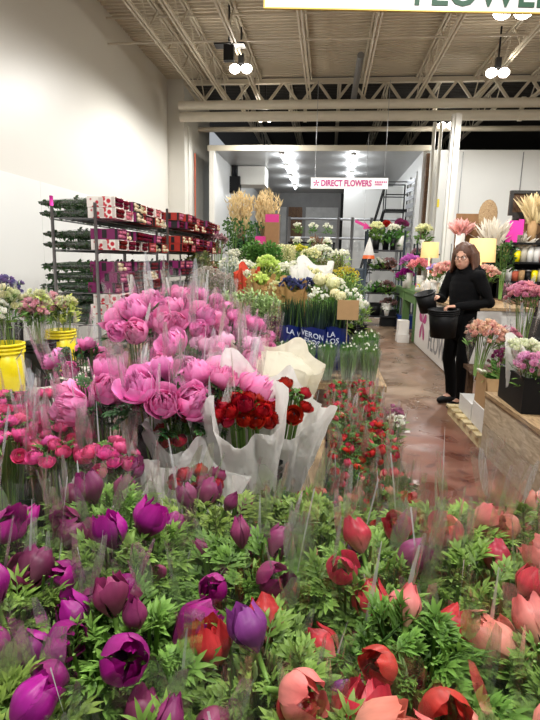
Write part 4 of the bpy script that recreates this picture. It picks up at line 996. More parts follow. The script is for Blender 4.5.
far('dark leafy plant beside the magenta boxes', 256, 236, 9.6, .14, euc(552, 'leaf_dark', 260, .06, .016, .15, .35))
M['straw'] = petal_mat('dried_grass', '9a8048', 'f0e0ac', 'dcc78c', .02, .25, .7, trans=.2)
def grass_mb(seed, n, R, H, Hs):
    rr = random.Random(seed); mb = MB()
    for i in range(n):
        p, o = dome_pt(rr, R, H, .2); b = np.array([p[0] * .2, p[1] * .2, H - Hs])
        mb.tube([b, (b + p) / 2 + [0, 0, .05], p], [.005, .004, .003], 4, False, None, (0, .5))
        for k in range(14):
            q = b + (p - b) * rr.uniform(.35, 1.05); lobe(mb, q, np.array([rr.gauss(0, .5), rr.gauss(0, .5), 1]), np.array([rr.gauss(0, 1), -1, 0]), .12, .011, .2, .5, 1, None, 3)
    return mb
for i, (px, py, lab) in enumerate(((241, 195, 'golden dried grass sheaf near the evaporator'), (267, 195, 'golden dried grass sheaf beside the pink topped carton'))):
    p = at(px, py, Y=10.2); t = thing('dried_grass', lab, 'dried grass', (p.x, p.y, .803), group='golden dried grass sheaves')
    mobj('stalks', grass_mb(560 + i, 46, .27, p.z - .8, .95).mesh('stalks', M['straw']), t)
    mb = MB(); mb.lathe([(.001, 0), (.13, 0), (.16, p.z - .8 - .85), (.15, p.z - .8 - .85), (.12, .01), (.001, .01)], 20); mobj('vase', mb.mesh('vase', M['black']), t)
def carton(label, x, y, z, w, d, h, mat='kraft', group=None, name='carton', rz=0.0, open_=False, tape=None, cat='box'):
    t = thing(name, label, cat, (x, y, z), (0, 0, rz), group); w /= 2; d /= 2; mb = MB(); e = .006
    if open_:
        mb.box((-w, -d, 0), (w, d, e)); mb.box((-w, -d, e), (-w + e, d, h)); mb.box((w - e, -d, e), (w, d, h)); mb.box((-w + e, -d, e), (w - e, -d + e, h)); mb.box((-w + e, d - e, e), (w - e, d, h))
    else: mb.box((-w, -d, 0), (w, d, h))
    mobj('box', mb.mesh('box', M[mat], False), t)
    if open_:
        for nm, a in (('flap', 0), ('flap', PI)):
            mb = MB(); mb.box((-w, -.11, -.002), (w, 0, .002)); mobj(nm, mb.mesh('flap', M[mat], False), t, Matrix.Rotation(a, 4, 'Z') @ Matrix.Translation((0, -d, h)) @ Matrix.Rotation(1.0, 4, 'X'))
    if tape:
        mb = MB(); mb.box((-w * .9, -d - .003, h * .9), (w * .98, -d, h * .99)); mobj('label', mb.mesh('label', M[tape], False), t)
    return t
p = at(272, 242, Y=9.75); carton('tall brown carton with a magenta label below the dried grass', p.x, p.y, .8, .26, .22, at(272, 214, Y=9.75).z - .8, 'brown_card', tape='magenta')
p = at(262, 250, Y=9.75)
pl = carton('plain brown carton under the magenta gift boxes', p.x, p.y - .24, .8, .2, .2, .62, 'brown_card'); z0 = 1.42
for i in range(2): carton(('lower magenta gift box of the stack of two', 'upper magenta gift box of the stack of two')[i], p.x + .0, p.y - .24, z0 + i * .25, .17, .17, .25, 'magenta', 'magenta gift boxes')
# stepped stand with white potted plants
x0, x1 = at(287, 250, Y=9.9).x, at(335, 250, Y=9.9).x
t = thing('plant_stand', 'black stepped plant stand with potted white flowers', 'stand', ((x0 + x1) / 2, 10.0, .8)); wv = (x1 - x0) / 2
for k, z in enumerate((.62, .85, 1.06)):
    mb = MB(); mb.box((-wv, -.3 + .2 * k, z - .03), (wv, -.1 + .2 * k, z)); mobj('shelf', mb.mesh('shelf', M['black'], False), t)
for sx in (-wv + .02, wv - .02):
    mb = MB(); mb.bar((sx, .28, 0), (sx, .28, 1.06), .03); mb.bar((sx, -.28, 0), (sx, -.28, .6), .03); mb.bar((sx, -.28, .59), (sx, .28, 1.03), .025); mobj('side_frame', mb.mesh('side_frame', M['black'], False), t)
sx = (x0 + x1) / 2
for i in range(9):
    k = i // 3; x = sx + (-.3, .02, .33)[i % 3] * wv / .45 * .9; y = 10.0 - .2 + .2 * k; z = .8 + (.62, .85, 1.06)[k]
    t = thing('potted_flower', f'white flowering pot on the {("lowest", "middle", "top")[k]} step of the black stand, {ORD[2 - i % 3]} from the aisle', 'potted plant', (x, y, z), group='white pots on the black stand')
    mb = MB(); mb.lathe([(.001, 0), (.045, 0), (.06, .1), (.055, .1), (.04, .005)], 14); mobj('pot', mb.mesh('pot', M['brown_card'] if i % 2 else M['white_plastic']), t)
    hh = (.22, .26, .34)[k]
    mobj('foliage', leafy_mb(570 + i, 40, .07, hh - .03, .05, .07, .012, .12).mesh('foliage', M['leaf_mid']), t)
    mobj('blossoms', florets_mb(580 + i, 26, .08, hh, .05, .03).mesh('blossoms', M['white_bloom']), t)
for i, px in enumerate((318, 328, 338)):
    far(f'brown twig bunch standing by the plant stand, {ORD[2 - i]} from the aisle', px, 240, 9.5, .1, lambda H, i=i: (None, grass_mb(590 + i, 14, .12, H, .5).mesh('foliage', M['leaf_brown'])), bz=.0 + .0 if False else .803) if px < 325 else None

# ================================================================== rose racks along the left wall
M['wrap_print'] = None
def printed_card():
    """Corrugated sleeve printed with red roses on white."""
    mt, nt, b, out = newmat('rose_print_card'); tc = N(nt, 'ShaderNodeTexCoord'); vo = N(nt, 'ShaderNodeTexVoronoi', Scale=22.0); nt.links.new(tc.outputs['Object'], vo.inputs['Vector'])
    rp = ramp(nt, [(.0, 'b01020'), (.36, 'c43040'), (.44, 'e8e0d8'), (1, 'f2ece4')], vo.outputs['Distance']); rp.color_ramp.interpolation = 'LINEAR'
    nt.links.new(rp.outputs[0], b.inputs['Base Color']); b.inputs['Roughness'].default_value = .6; return mt
M['wrap_print'] = printed_card()
M['wrap_purple'] = plain('purple_card', '7a1a58', .45, noise=.25, scale=25); M['wrap_black'] = plain('black_card', '1a1216', .5, noise=.3, scale=25)
M['wrap_red'] = plain('red_card', 'a82a1e', .5, noise=.25, scale=25); M['wrap_white'] = plain('white_rose_card', 'cfc4bc', .6, noise=.15, scale=20)
M['rose_dark'] = petal_mat('dark_rose_petal', '3a0a14', '7a1426', None, .02, .3, .45); M['rose_pink'] = petal_mat('pink_rose_petal', 'a03a5a', 'e08aa0', None, .03, .3, .45); M['rose_cream'] = petal_mat('cream_rose_petal', 'c8b48a', 'efe2c4', None, .02, .2, .45)
def rose_stems(seed, L=.62):
    """Stems and leaves lying along X, gathered at the cut end."""
    rr = random.Random(seed); mb = MB()
    for i in range(12):
        y, z = rr.uniform(-.08, .08), rr.uniform(.0, .08); mb.tube([(-L, y * .35, .035 + (z - .04) * .4), (-L * .45, y * .75, z * .9 + .005), (0, y, z)], .0035, 5, True, None, (.3, .5))
    for i in range(70):
        u = rr.random() ** .8; x = -L * .97 + L * u; w = .03 + .055 * u; p = np.array([x, rr.uniform(-w, w), .035 + rr.uniform(-.03, .046) * (.15 + u)])
        lobe(mb, p, np.array([rr.uniform(.3, 1), rr.gauss(0, .6), rr.gauss(0, .3)]), np.array([0, rr.gauss(0, .5), 1]), .06, .016, .2, .1, .8, None, 4)
    return mb
RST = [rose_stems(600 + k).mesh('stems', M['leaf_dark']) for k in range(3)]
M['rose_film'] = film_mat('rose_bunch_film', .06, .3)
mb = MB(); an = np.linspace(0, 2 * PI, 16, endpoint=False); G = np.array([[(x, (w * np.cos(a)) * (1 + .05 * math.sin(5 * a + x * 9)), .042 + h * np.sin(a)) for a in an] for x, w, h in ((-.6, .03, .018), (-.4, .05, .028), (-.2, .075, .036), (0, .088, .041))]); mb.grid(G, cv=True)
RFILM = mb.mesh('film', M['rose_film'])
def rose_wrap(mats):
    mb = MB(); L0, L1, w, h = 0, .24, .09, .084; e = .004
    mb.mi = 0; mb.box((L0, -w, 0), (L1, w, e)); mb.box((L0, -w, h - e), (L1, w, h)); mb.box((L0, -w, e), (L1, -w + e, h - e)); mb.box((L0, w - e, e), (L1, w, h - e))
    mb.mi = 1; mb.box((L0 + .1, -w - .001, h * .1), (L0 + .14, -w, h * .9)); mb.box((L1 - .03, -w - .001, 0.002), (L1 - .006, -w, h - .002))
    return mb.mesh('card_wrap', mats, False)
RWR = {'print': rose_wrap([M['wrap_print'], M['wrap_white']]), 'purple': rose_wrap([M['wrap_purple'], M['wrap_black']]), 'black': rose_wrap([M['wrap_black'], M['wrap_purple']]), 'red': rose_wrap([M['wrap_red'], M['wrap_black']])}
def rose_heads(seed, mat):
    rr = random.Random(seed); mb = MB()
    for r_ in range(2):
        for c in range(4):
            s0 = len(mb.v); k = ranunculus_small(rr); mb.put(k, Matrix.Translation((.2 + rr.uniform(-.01, .02), -.064 + .0425 * c, .024 + .037 * r_)) @ Matrix.Rotation(PI / 2, 4, 'Y'))
    return mb.mesh('roses', mat)
def ranunculus_small(rr):
    mb = MB()
    for n, k, h in ((4, 1, .9), (4, .65, 1.0), (3, .35, 1.02)):
        for i in range(n): cup_petal(mb, 2 * PI * i / n + rr.uniform(-.2, .2), .95, .042 * h, .019 * k, .75, 1, 4, 5, .2, .03, rad0=.1)
    return mb
RHD = {'dark': rose_heads(610, M['rose_dark']), 'pink': rose_heads(611, M['rose_pink']), 'cream': rose_heads(612, M['rose_cream'])}
def rack(name_lab, xb, xf, y0, y1, levels, top, lab, seedr, pinkcap):
    t = thing('flower_rack', name_lab, 'rack', ((xb + xf) / 2, (y0 + y1) / 2, 0)); w, d = (xf - xb) / 2, (y1 - y0) / 2
    for sx in (-w, w):
        for sy in (-d, d):
            mb = MB(); mb.tube([(sx, sy, 0), (sx, sy, top)], .014, 8); po = mobj('post', mb.mesh('post', M['grey_metal']), t)
            if pinkcap and sx < 0 and sy < 0: mb = MB(); mb.tube([(sx, sy, top - .03), (sx, sy, top + .05)], .015, 8); mobj('cap', mb.mesh('cap', M['pink_sign']), po)
    for z in levels:
        mb = MB()
        for k in range(15): yy = -d + 2 * d * k / 14; mb.tube([(-w, yy, z - .006), (w, yy, z - .006)], .004, 5, False)
        for sx in (-w, 0, w): mb.tube([(sx, -d, z - .016), (sx, d, z - .016)], .006, 5, False)
        mobj('wire_shelf', mb.mesh('wire_shelf', M['grey_metal']), t)
    rr = random.Random(seedr); ns = int(2 * d / .2)
    for li, z in enumerate(levels):
        plan = lab[li]
        for s_ in range(ns):
            for k in range(len(plan)):
                kind = plan[k] if s_ < 2 else rr.choice(['print', 'purple', 'black', 'red', 'black', 'black', plan[k]])
                hd = {'print': 'dark', 'purple': 'pink', 'black': 'dark', 'red': 'cream'}[kind] if rr.random() < .7 else rr.choice(['dark', 'pink', 'cream'])
                cn = {'print': 'rose printed white', 'purple': 'purple', 'black': 'black', 'red': 'red'}[kind]
                shelf = ('top shelf', 'second shelf', 'third shelf', 'lowest shelf')[li]
                lay = ('bottom', 'middle', 'top')[k] if len(plan) == 3 else ('lower', 'upper')[k]
                which = 'near' if y0 < 5 else 'far'
                b = thing('rose_bunch', f'{cn} card rose bunch, {which} rack, {shelf}, {lay} layer, {ORD[s_]} stack', 'rose bunch', (xf - .08 + rr.uniform(-.03, .03), y0 + .12 + .195 * s_ + rr.uniform(-.003, .003), z + .001 + .087 * k), (0, 0, rr.uniform(-.03, .03)), 'rose bunches on the racks')
                mobj('card_wrap', RWR[kind], b); mobj('roses', RHD[hd], b); mobj('stems', RST[rr.randrange(3)], b, Matrix.Diagonal((.74, 1, 1, 1)))
                if s_ < 3: mobj('film', RFILM, b, Matrix.Diagonal((.74, 1, 1, 1)))
rack('chrome wire rack of boxed roses with a pink tipped post', -2.27, -1.9, 4.2, 5.75, (1.81, 1.555, 1.2, .93), 1.93, [['print', 'print'], ['print', 'purple'], ['purple', 'purple', 'purple'], ['print', 'print', 'print']], 61, True)
rack('second chrome wire rack of dark boxed roses beyond the first', -2.36, -1.84, 5.95, 8.3, (1.84, 1.58, 1.3, 1.02), 2.05, [['black', 'red'], ['red', 'red'], ['black', 'purple'], ['red', 'black']], 62, False)

# ================================================================== white slatted bench with the yellow and black buckets
bench('slatted_bench', 'white slatted plastic bench under the yellow buckets', -2.35, -1.52, 2.3, 3.62, .7, 'white_plastic', slats=9, th=.03)
BK = 'buckets on the white slatted bench'
pail('yellow bucket cut by the photo edge with white flowers', *at(8, 396, Z=.7).xy, .701, .105, .31, 'yellow_plastic', BK, True, taper=.88)
bpos = {}
for nm, px, py, r_, h, mat, lab in (('k', 41, 384, .1, .27, 'black', 'black bucket of pink flowers between the two yellow buckets'), ('y', 63, 372, .1, .3, 'yellow_plastic', 'yellow bucket nearest the rose rack'), ('b', 12, 360, .1, .3, 'black', 'black bucket of purple and yellow flowers by the wall')):
    p = at(px, py, Z=.7); bpos[nm] = p; pail(lab, p.x, p.y, .701, r_, h, mat, BK, True, taper=.88)
p = at(8, 396, Z=.7); bpos['a'] = p
M['lis_pink'] = petal_mat('pink_lisianthus', 'd9a0a8', 'f0b8c4', None, .02, .2, .5); M['lis_green'] = petal_mat('pale_green_lisianthus', 'b8c27a', 'ecebc0', None, .03, .2, .5); M['purple_small'] = petal_mat('purple_small_bloom', '4a3a5a', '8a78b0', None, .04, .3, .5)
def bb(key, lab, dx, dy, pet, sd, H, R=.06, n=34, size=.03, sleeve=True, leaf='leaf_mid'):
    p = bpos[key]; plant(lab, (p.x + dx, p.y + dy, .708), florets(sd, n, R, H, .05, size * 1.1, pet, .07), leafy_mb(sd + 1, 70, R, H, .05, .06, .01, .12).mesh('foliage', M[leaf]), True, H, R, SLF[sd % 3] if sleeve else None, 'lisianthus bunches in buckets', lean=(-dy * 1.2, dx * 1.2), slk=(1.0, 1.0))
bb('a', 'white lisianthus bunch in the yellow bucket at the photo edge', -.03, -.03, 'petal_white', 630, .56, .07, 40)
bb('a', 'cream lisianthus bunch behind the white one in the yellow bucket', .02, .04, 'lis_green', 632, .6, .07)
bb('k', 'pink lisianthus bunch in the black bucket', .0, -.03, 'lis_pink', 634, .52, .07, 40)
bb('k', 'pale green lisianthus bunch in the black bucket', .01, .04, 'lis_green', 636, .58, .07, 44, .024, leaf='leaf_lime')
bb('y', 'pink lisianthus bunch in the yellow bucket by the rose rack', -.02, -.02, 'lis_pink', 638, .52, .065)
bb('y', 'cream green lisianthus bunch in the yellow bucket by the rose rack', .035, .0, 'lis_green', 640, .52, .065, 40, .024, leaf='leaf_lime')
bb('b', 'purple and yellow statice bunch by the left wall', .0, .0, 'purple_small', 642, .62, .1, 60, .026, False, 'leaf_dark')
# ================================================================== signs
def text_part(name, body, size, M4, mat, parent, align='LEFT', offset=.0, width=None):
    cu = bpy.data.curves.new(name, 'FONT'); cu.body = body; cu.size = size; cu.align_x = align; cu.extrude = .001; cu.resolution_u = 3; cu.offset = offset
    tmp = bpy.data.objects.new('tmp', cu); COL.objects.link(tmp); me = bpy.data.meshes.new_from_object(tmp.evaluated_get(bpy.context.evaluated_depsgraph_get())); bpy.data.objects.remove(tmp); bpy.data.curves.remove(cu)
    me.name = name; me.materials.clear(); me.materials.append(mat)
    if width: k = width / max(v.co.x for v in me.vertices); me.transform(Matrix.Diagonal((k, 1, 1, 1)))
    return mobj(name, me, parent, M4)
UP = Matrix.Rotation(PI / 2, 4, 'X')          # text upright, facing -Y
M['print_pink'] = plain('pink_print', 'b8327e', .5); M['print_green'] = plain('green_print', '0e4a2c', .5); M['print_grey'] = plain('grey_print', '8f9094', .5)
M['sign_white'] = plain('sign_white', 'e9e7e2', .3); M['gold'] = plain('gold_edge', 'c9a94a', .4, .3)
def flower_logo(r, n=5, w=.5):
    mb = MB()
    for k in range(n):
        a = 2 * PI * k / n + PI / 2; P = [(0, 0)] + [(r * (.35 + .65 * math.sin(t_)) * math.cos(a + w * .7 * math.cos(t_) ), r * (.35 + .65 * math.sin(t_)) * math.sin(a + w * .7 * math.cos(t_))) for t_ in np.linspace(0.1, PI - .1, 9)]
        mb._add([(x, 0, y) for x, y in P], [tuple(range(len(P)))])
    return mb
YS = 12.4; a0, a1 = at(311, 183, Y=YS), at(388, 184.5, Y=YS); hS = at(350, 178.5, Y=YS).z - at(350, 189.5, Y=YS).z
t = thing('hanging_sign', 'white hanging sign reading DIRECT FLOWERS in pink in front of cooler', 'sign', ((a0.x + a1.x) / 2, YS, a0.z), (0, 0, 0)); wS = a1.x - a0.x
mb = MB(); mb.box((-wS / 2, 0, -hS / 2), (wS / 2, .03, hS / 2)); mobj('board', mb.mesh('board', M['sign_white'], False), t)
mobj('logo', flower_logo(hS * .32).mesh('logo', M['print_pink'], False), t, Matrix.Translation((-wS / 2 + hS * .5, -.004, 0)))
tx = text_part('lettering', 'DIRECT FLOWERS', hS * .78, Matrix.Translation((-wS / 2 + hS * .95, -.004, -hS * .26)) @ UP, M['print_pink'], t, offset=.006, width=wS * .66)
mb = MB()
for z, w in ((.12, .16), (-.1, .1)):
    for k in range(7): mb.box((wS * .33 + k * wS * w / 7, -.004, hS * z - .02), (wS * .33 + k * wS * w / 7 + wS * w / 11, -.002, hS * z + .02))
mobj('small_print', mb.mesh('small_print', M['print_pink'], False), t)
for sx in (-.45, .45):
    mb = MB(); mb.tube([(wS * sx, .015, hS / 2), (wS * sx, .015, 5.4 - a0.z)], .006, 5); mobj('wire', mb.mesh('wire', M['grey_metal']), t)
YT = 3.3; b0, b1 = at(265, 7, Z=2.93), at(540, 12.5, Z=2.93)
t = thing('hanging_sign', 'long white hanging sign with gold edge and green FLOWERS lettering overhead', 'sign', b0, (0, 0, math.atan2(b1.y - b0.y, b1.x - b0.x))); wT = 2.2
mb = MB(); mb.box((0, 0, 0), (wT, .012, .42)); mobj('board', mb.mesh('board', M['sign_white'], False), t)
mb = MB(); mb.box((-.008, -.003, -.007), (wT, .014, 0)); mb.box((-.008, -.003, .42), (wT, .014, .427)); mb.box((-.008, -.003, 0), (0, .014, .42)); mobj('gold_edging', mb.mesh('gold_edging', M['gold'], False), t)
ppm = (b1 - b0).length / 275; text_part('lettering', 'FLOWERS', .21, Matrix.Translation(((412 - 265) * ppm, -.004, .028)) @ UP, M['print_green'], t, offset=.004)
for sx in (.2, 1.9):
    mb = MB(); mb.tube([(sx, .02, .43), (sx, .02, CEIL - .5 - b0.z)], .008, 6); mobj('hanger', mb.mesh('hanger', M['grey_metal']), t)
# evaporator in the cooler and the box on the joist
p = at(250, 177, Y=17.5); t = thing('evaporator', 'white cooler fan unit hanging from the cooler ceiling', 'cooling unit', (p.x, p.y, ZC))
mb = MB(); mb.box((-.55, -.5, p.z - ZC - .3), (.55, .4, p.z - ZC + .25)); mobj('casing', mb.mesh('casing', M['white_paint'], False), t)
mb = MB(); mb.lathe([(.2, 0), (.24, .02), (.24, .08), (.2, .08)], 20); mb.xf(Matrix.Rotation(-PI / 2, 4, 'X') @ Matrix.Identity(4)); mobj('fan_ring', mb.mesh('fan_ring', M['dark_metal']), t, Matrix.Translation((-.2, -.5, p.z - ZC - .02)))
mb = MB(); mb.bar((-.4, 0, p.z - ZC + .25), (-.4, 0, 0), .03); mb.bar((.4, 0, p.z - ZC + .25), (.4, 0, 0), .03); mobj('bracket', mb.mesh('bracket', M['grey_metal'], False), t)
p = at(210 + 14, 185, Y=17); t = thing('pipe_cluster', 'dark insulated pipes and box beside the cooler fan unit', 'pipes', (p.x + .38, p.y, ZC))
mb = MB(); mb.box((-.2, -.15, p.z - ZC - .25), (.15, .15, p.z - ZC + .25)); mobj('box', mb.mesh('box', M['black'], False), t)
mb = MB(); mb.tube([(0, 0, p.z - ZC + .25), (0, 0, 0)], .06, 8); mb.tube([(-.1, 0, p.z - ZC + .2), (-.1, 0, 0)], .04, 8); mobj('pipe', mb.mesh('pipe', M['dark_metal']), t)
p = at(230, 35, Z=5.55); t = thing('junction_box', 'dark flat box under the joists near the left wall', 'box', (p.x, p.y, 5.42)); mb = MB(); mb.box((-.28, -.12, -.06), (.28, .12, 0)); mb.bar((0, 0, 0), (0, 0, .5), .03); mobj('housing', mb.mesh('housing', M['dark_metal'], False), t)
p = at(229, 60, Z=5.0); t = thing('ballast_box', 'dark grey box beside the lamp near the left wall', 'box', (p.x, p.y, 5.0)); mb = MB(); mb.box((-.09, -.06, -.02), (.09, .06, .24)); mobj('housing', mb.mesh('housing', M['dark_metal'], False), t); mb = MB(); mb.bar((0, 0, .3), (0, 0, CEIL - 5.0), .03); mobj('hanger', mb.mesh('hanger', M['dark_metal'], False), t)

# ================================================================== riser, pallet and flowers on the right of the aisle
t = thing('timber_riser', 'weathered timber platform on the right of the aisle', 'platform', (1.30, 4.24, 0), (0, 0, .055))
mb = MB()
for k in range(7): mb.box((k * .17, -1.9, .47), (k * .17 + .165, 0, .5), random.random())
mobj('top_boards', mb.mesh('top_boards', M['wood'], False), t)
mb = MB()
mb.box((.012, -1.9, .0), (.03, -.0, .235), .3); mb.box((.012, -1.9, .24), (.03, 0, .47), .8); mobj('side_panel', mb.mesh('side_panel', M['pale_wood'], False), t)
mb = MB(); mb.box((.03, -.03, 0), (1.18, -.012, .47)); mobj('end_panel', mb.mesh('end_panel', M['pale_wood'], False), t)
t = thing('pallet', 'pale timber pallet behind the timber platform', 'pallet', (1.29, 4.30, 0), (0, 0, .03))
for k in range(3): mb = MB(); mb.box((.02 + k * .33, 0, 0), (.11 + k * .33, 1.0, .085)); mobj('bearer', mb.mesh('bearer', M['pallet_wood'], False), t)
for k in range(6): mb = MB(); mb.box((0, k * .18, .085), (.8, k * .18 + .1, .105)); mobj('deck_board', mb.mesh('deck_board', M['pallet_wood'], False), t)
carton('white flat carton on the pallet end nearest the platform', 1.56, 4.52, .106, .42, .36, .2, 'white_card', 'white cartons on the pallet', tape=None)
carton('white flat carton on the pallet beside the woman', 1.56, 4.95, .106, .42, .42, .15, 'white_card', 'white cartons on the pallet')
kb = carton('open kraft carton of loose tulips on a white carton', 1.54, 4.56, .308, .36, .3, .26, 'kraft', open_=True)
M['tulip_w'] = petal_mat('white_tulip', 'b8c88a', 'f0efe0', None, .02, .15, .4); M['tulip_p'] = petal_mat('pink_tulip', 'a8607a', 'd898ac', None, .03, .3, .4); M['tulip_d'] = petal_mat('plum_tulip', '5a2030', '9a4060', None, .03, .3, .4)
for c in 'wpd': var('tulip_' + c, lambda k: tulip_mb(.05, 700 + k), [M['tulip_' + c], M['stem']], 1)
def tulips(seed):
    rr = random.Random(seed); mb = MB()
    for i in range(9): a = rr.uniform(-.4, .4); mb.tube([(-.2, rr.uniform(-.05, .05), rr.uniform(0, .05)), (0, a * .1, .05), (.13, a * .22, .05 + rr.uniform(0, .03))], .004, 5)
    for i in range(16): lobe(mb, np.array([rr.uniform(-.15, .02), rr.uniform(-.06, .06), rr.uniform(.02, .07)]), np.array([1, rr.gauss(0, .5), rr.uniform(0, .6)]), np.array([0, rr.gauss(0, .4), 1]), .16, .017, .4, .2, 1, None, 5)
    return mb
for i, (x, y, z, rz, col, lab) in enumerate(((1.5, 4.52, .5, PI * .95, 'tulip_w', 'loose white tulip bundle spilling from the kraft carton'), (1.6, 4.6, .52, PI * .7, 'tulip_p', 'loose pink tulip bundle in the kraft carton'), (1.66, 4.34, .53, PI * 1.35, 'tulip_w', 'white tulip bundle lying across the carton rim'), (1.58, 4.72, .53, PI * .5, 'tulip_d', 'plum tulip bundle at the back of the kraft carton'))):
    t = thing('tulip_bundle', lab, 'flower bunch', (x, y, z), (0, -.15, rz), 'loose tulips in the kraft carton'); mobj('stems_and_leaves', tulips(710 + i).mesh('stems_and_leaves', M['leaf2']), t)
    for k in range(8): mobj('blossom', VAR[col][0], t, Matrix.Translation((.13 + rs.uniform(-.02, .03), (k - 3.5) * .022, .06 + rs.uniform(0, .03))) @ Matrix.Rotation(PI / 2 - .3, 4, 'Y') @ Matrix.Rotation(k, 4, 'Z'))
# black tubs with flowers on the platform
GR = 'bunches on the timber platform'
M['peach'] = petal_mat('peach_bloom', 'c8847a', 'f6d8bc', 'e6aea2', .03, .25, .5); M['rosy'] = petal_mat('rosy_bloom', 'b05a78', 'f0b4c0', 'dc8ca0', .03, .25, .5); M['palepink'] = petal_mat('pale_pink_bloom', 'c878a8', 'f2c0da', 'e49cc4', .02, .25, .5); M['mum'] = petal_mat('white_green_mum', 'a8bc6a', 'f2f2e0', 'dfe4bc', .01, .12, .5)
def platform_bunch(label, px, py, X, Y, zb, R, pet, n, size, wrap, buck, hb=.22, slk=(1, 1), lean=(0, 0), leaf='leaf_mid', stems=True):
    p = at(px, py, Y=Y); H = p.z - zb
    if buck: pail('black tub holding the ' + label, p.x, p.y, zb - .005, R * .95, hb, 'black', 'black tubs on the right', False, taper=.9)
    plant(label, (p.x, p.y, zb), florets(720 + px, n, R, H, R * .55, size * 1.1, pet) if n <= 100 else florets_mb(720 + px, n, R, H, R * .55, size, depth=.06).mesh('blossoms', M[pet]), leafy_mb(721 + px, 50, R * .9, H - .03, .05, .07, .008, .15).mesh('foliage', M[leaf]), stems, H, R, wrap, GR, slk=slk, lean=lean)
platform_bunch('white chrysanthemum bunch in white tissue', 520, 340, 0, 3.95, .515, .1, 'mum', 60, .036, TWM, False, slk=(.95, .95), lean=(.1, .04))
crate('large black crate of white and pale pink bunches on the platform', 1.58, 3.86, .503, .44, .5, .24, None)
platform_bunch('pale pink bunch in clear film at the photo edge', 538, 352, 0, 3.76, .515, .1, 'palepink', 60, .03, SLF[1], False, slk=(1.05, 1.0), lean=(.25, -.1))
platform_bunch('peach and pink strawflower bunch in clear film beside the woman', 482, 322, 0, 4.75, .52, .17, 'peach', 100, .036, SLF[2], False, slk=(1.0, .95), lean=(.0, -.12))
platform_bunch('rosy strawflower bunch behind the tulip carton', 506, 328, 0, 4.95, .52, .13, 'rosy', 90, .028, SLF[0], False, slk=(1.0, .95))
bench('plant_table', 'low dark table behind the timber platform', 1.42, 2.5, 4.68, 5.4, .51, 'dark_wood', cat='table')
pail('black tub of tall rosy strawflowers at the photo edge', 2.05, 5.0, .51, .12, .34, 'black', 'black tubs on the right', False)
platform_bunch('tall rosy pink strawflower bunch at the photo edge', 527, 285, 0, 5.0, .53, .15, 'rosy', 100, .04, SLF[1], False, slk=(1.0, .98))
platform_bunch('small plum flower bunch beside the white chrysanthemum tissue', 502, 350, 0, 4.45, .505, .07, 'a_plum', 30, .026, None, False)
card('white price card with a black tick behind the strawflowers', 489, 319, 5.45, .24, .15, 0.0, 'white_card', 'price_card')
# white scraps on the floor
for i, (px, py, s_) in enumerate(((406, 432, .035), (416, 418, .014), (408, 410, .012), (399, 420, .01), (418, 402, .01))):
    p = at(px, py, Z=.004); mb = MB(); mb.grid([[(s_ * u + .004 * rs.random(), s_ * v * .7, .002 + .012 * rs.random()) for v in (-1, 0, 1)] for u in (-1, -.3, .4, 1)])
    tag(mobj('paper_scrap', mb.mesh('paper_scrap', M['tissue']), None, Matrix.Translation((p.x, p.y, .0))), ('largest white paper scrap on the aisle floor', 'small white scrap on the floor beyond the largest one', 'tiny white scrap on the floor in front of the pallet', 'tiny white scrap on the floor nearest the red bunches', 'tiny white scrap on the floor near the woman')[i], 'scrap')

# ================================================================== counter with banner, green table
t = thing('sales_counter', 'sales counter with a white printed banner front behind the woman', 'counter', (1.68, 6.95, 0))
mb = MB(); mb.box((.03, 0, 0), (.9, 3.1, .93)); mobj('body', mb.mesh('body', M['white_card'], False), t)
mb = MB(); mb.box((-.03, -.04, .93), (.95, 3.15, .97)); mobj('worktop', mb.mesh('worktop', M['wood'], False), t)
bn = MB(); bn.box((.012, .0, .02), (.03, 3.1, .9)); ban = mobj('banner', bn.mesh('banner', M['sign_white'], False), t)
LOGO = flower_logo(.36, 5, .55).mesh('logo', M['print_pink'], False); mobj('logo', LOGO, ban, Matrix.Translation((.008, 2.35, .5)) @ Matrix.Rotation(-PI / 2, 4, 'Z'))
TM = lambda y, z: Matrix.Translation((.008, y, z)) @ Matrix.Rotation(-PI / 2, 4, 'Z') @ UP
text_part('lettering', 'DIRECT', .44, TM(1.75, .52), M['print_grey'], ban, offset=.006); text_part('lettering', 'FLOWERS', .44, TM(1.75, .14), M['print_grey'], ban, offset=.006)
t = thing('green_table', 'green painted timber table beyond the banner counter', 'table', (1.68, 10.25, 0))
mb = MB(); mb.box((0, 0, .9), (.95, 3.2, .97)); mobj('top', mb.mesh('top', M['green_paint'], False), t)
for x in (.02, .8):
    for y in (.05, 1.55, 3.0): mb = MB(); mb.box((x, y, 0), (x + .14, y + .14, .9)); mobj('leg', mb.mesh('leg', M['green_paint'], False), t)
for y in (0.08,): mb = MB(); mb.box((.03, .2, .72), (.07, 3.0, .9)); mobj('apron', mb.mesh('apron', M['green_paint'], False), t)
M['shade'] = plain('glowing_lampshade', 'd9b67c', .8, emit='ffc276', es=.3)
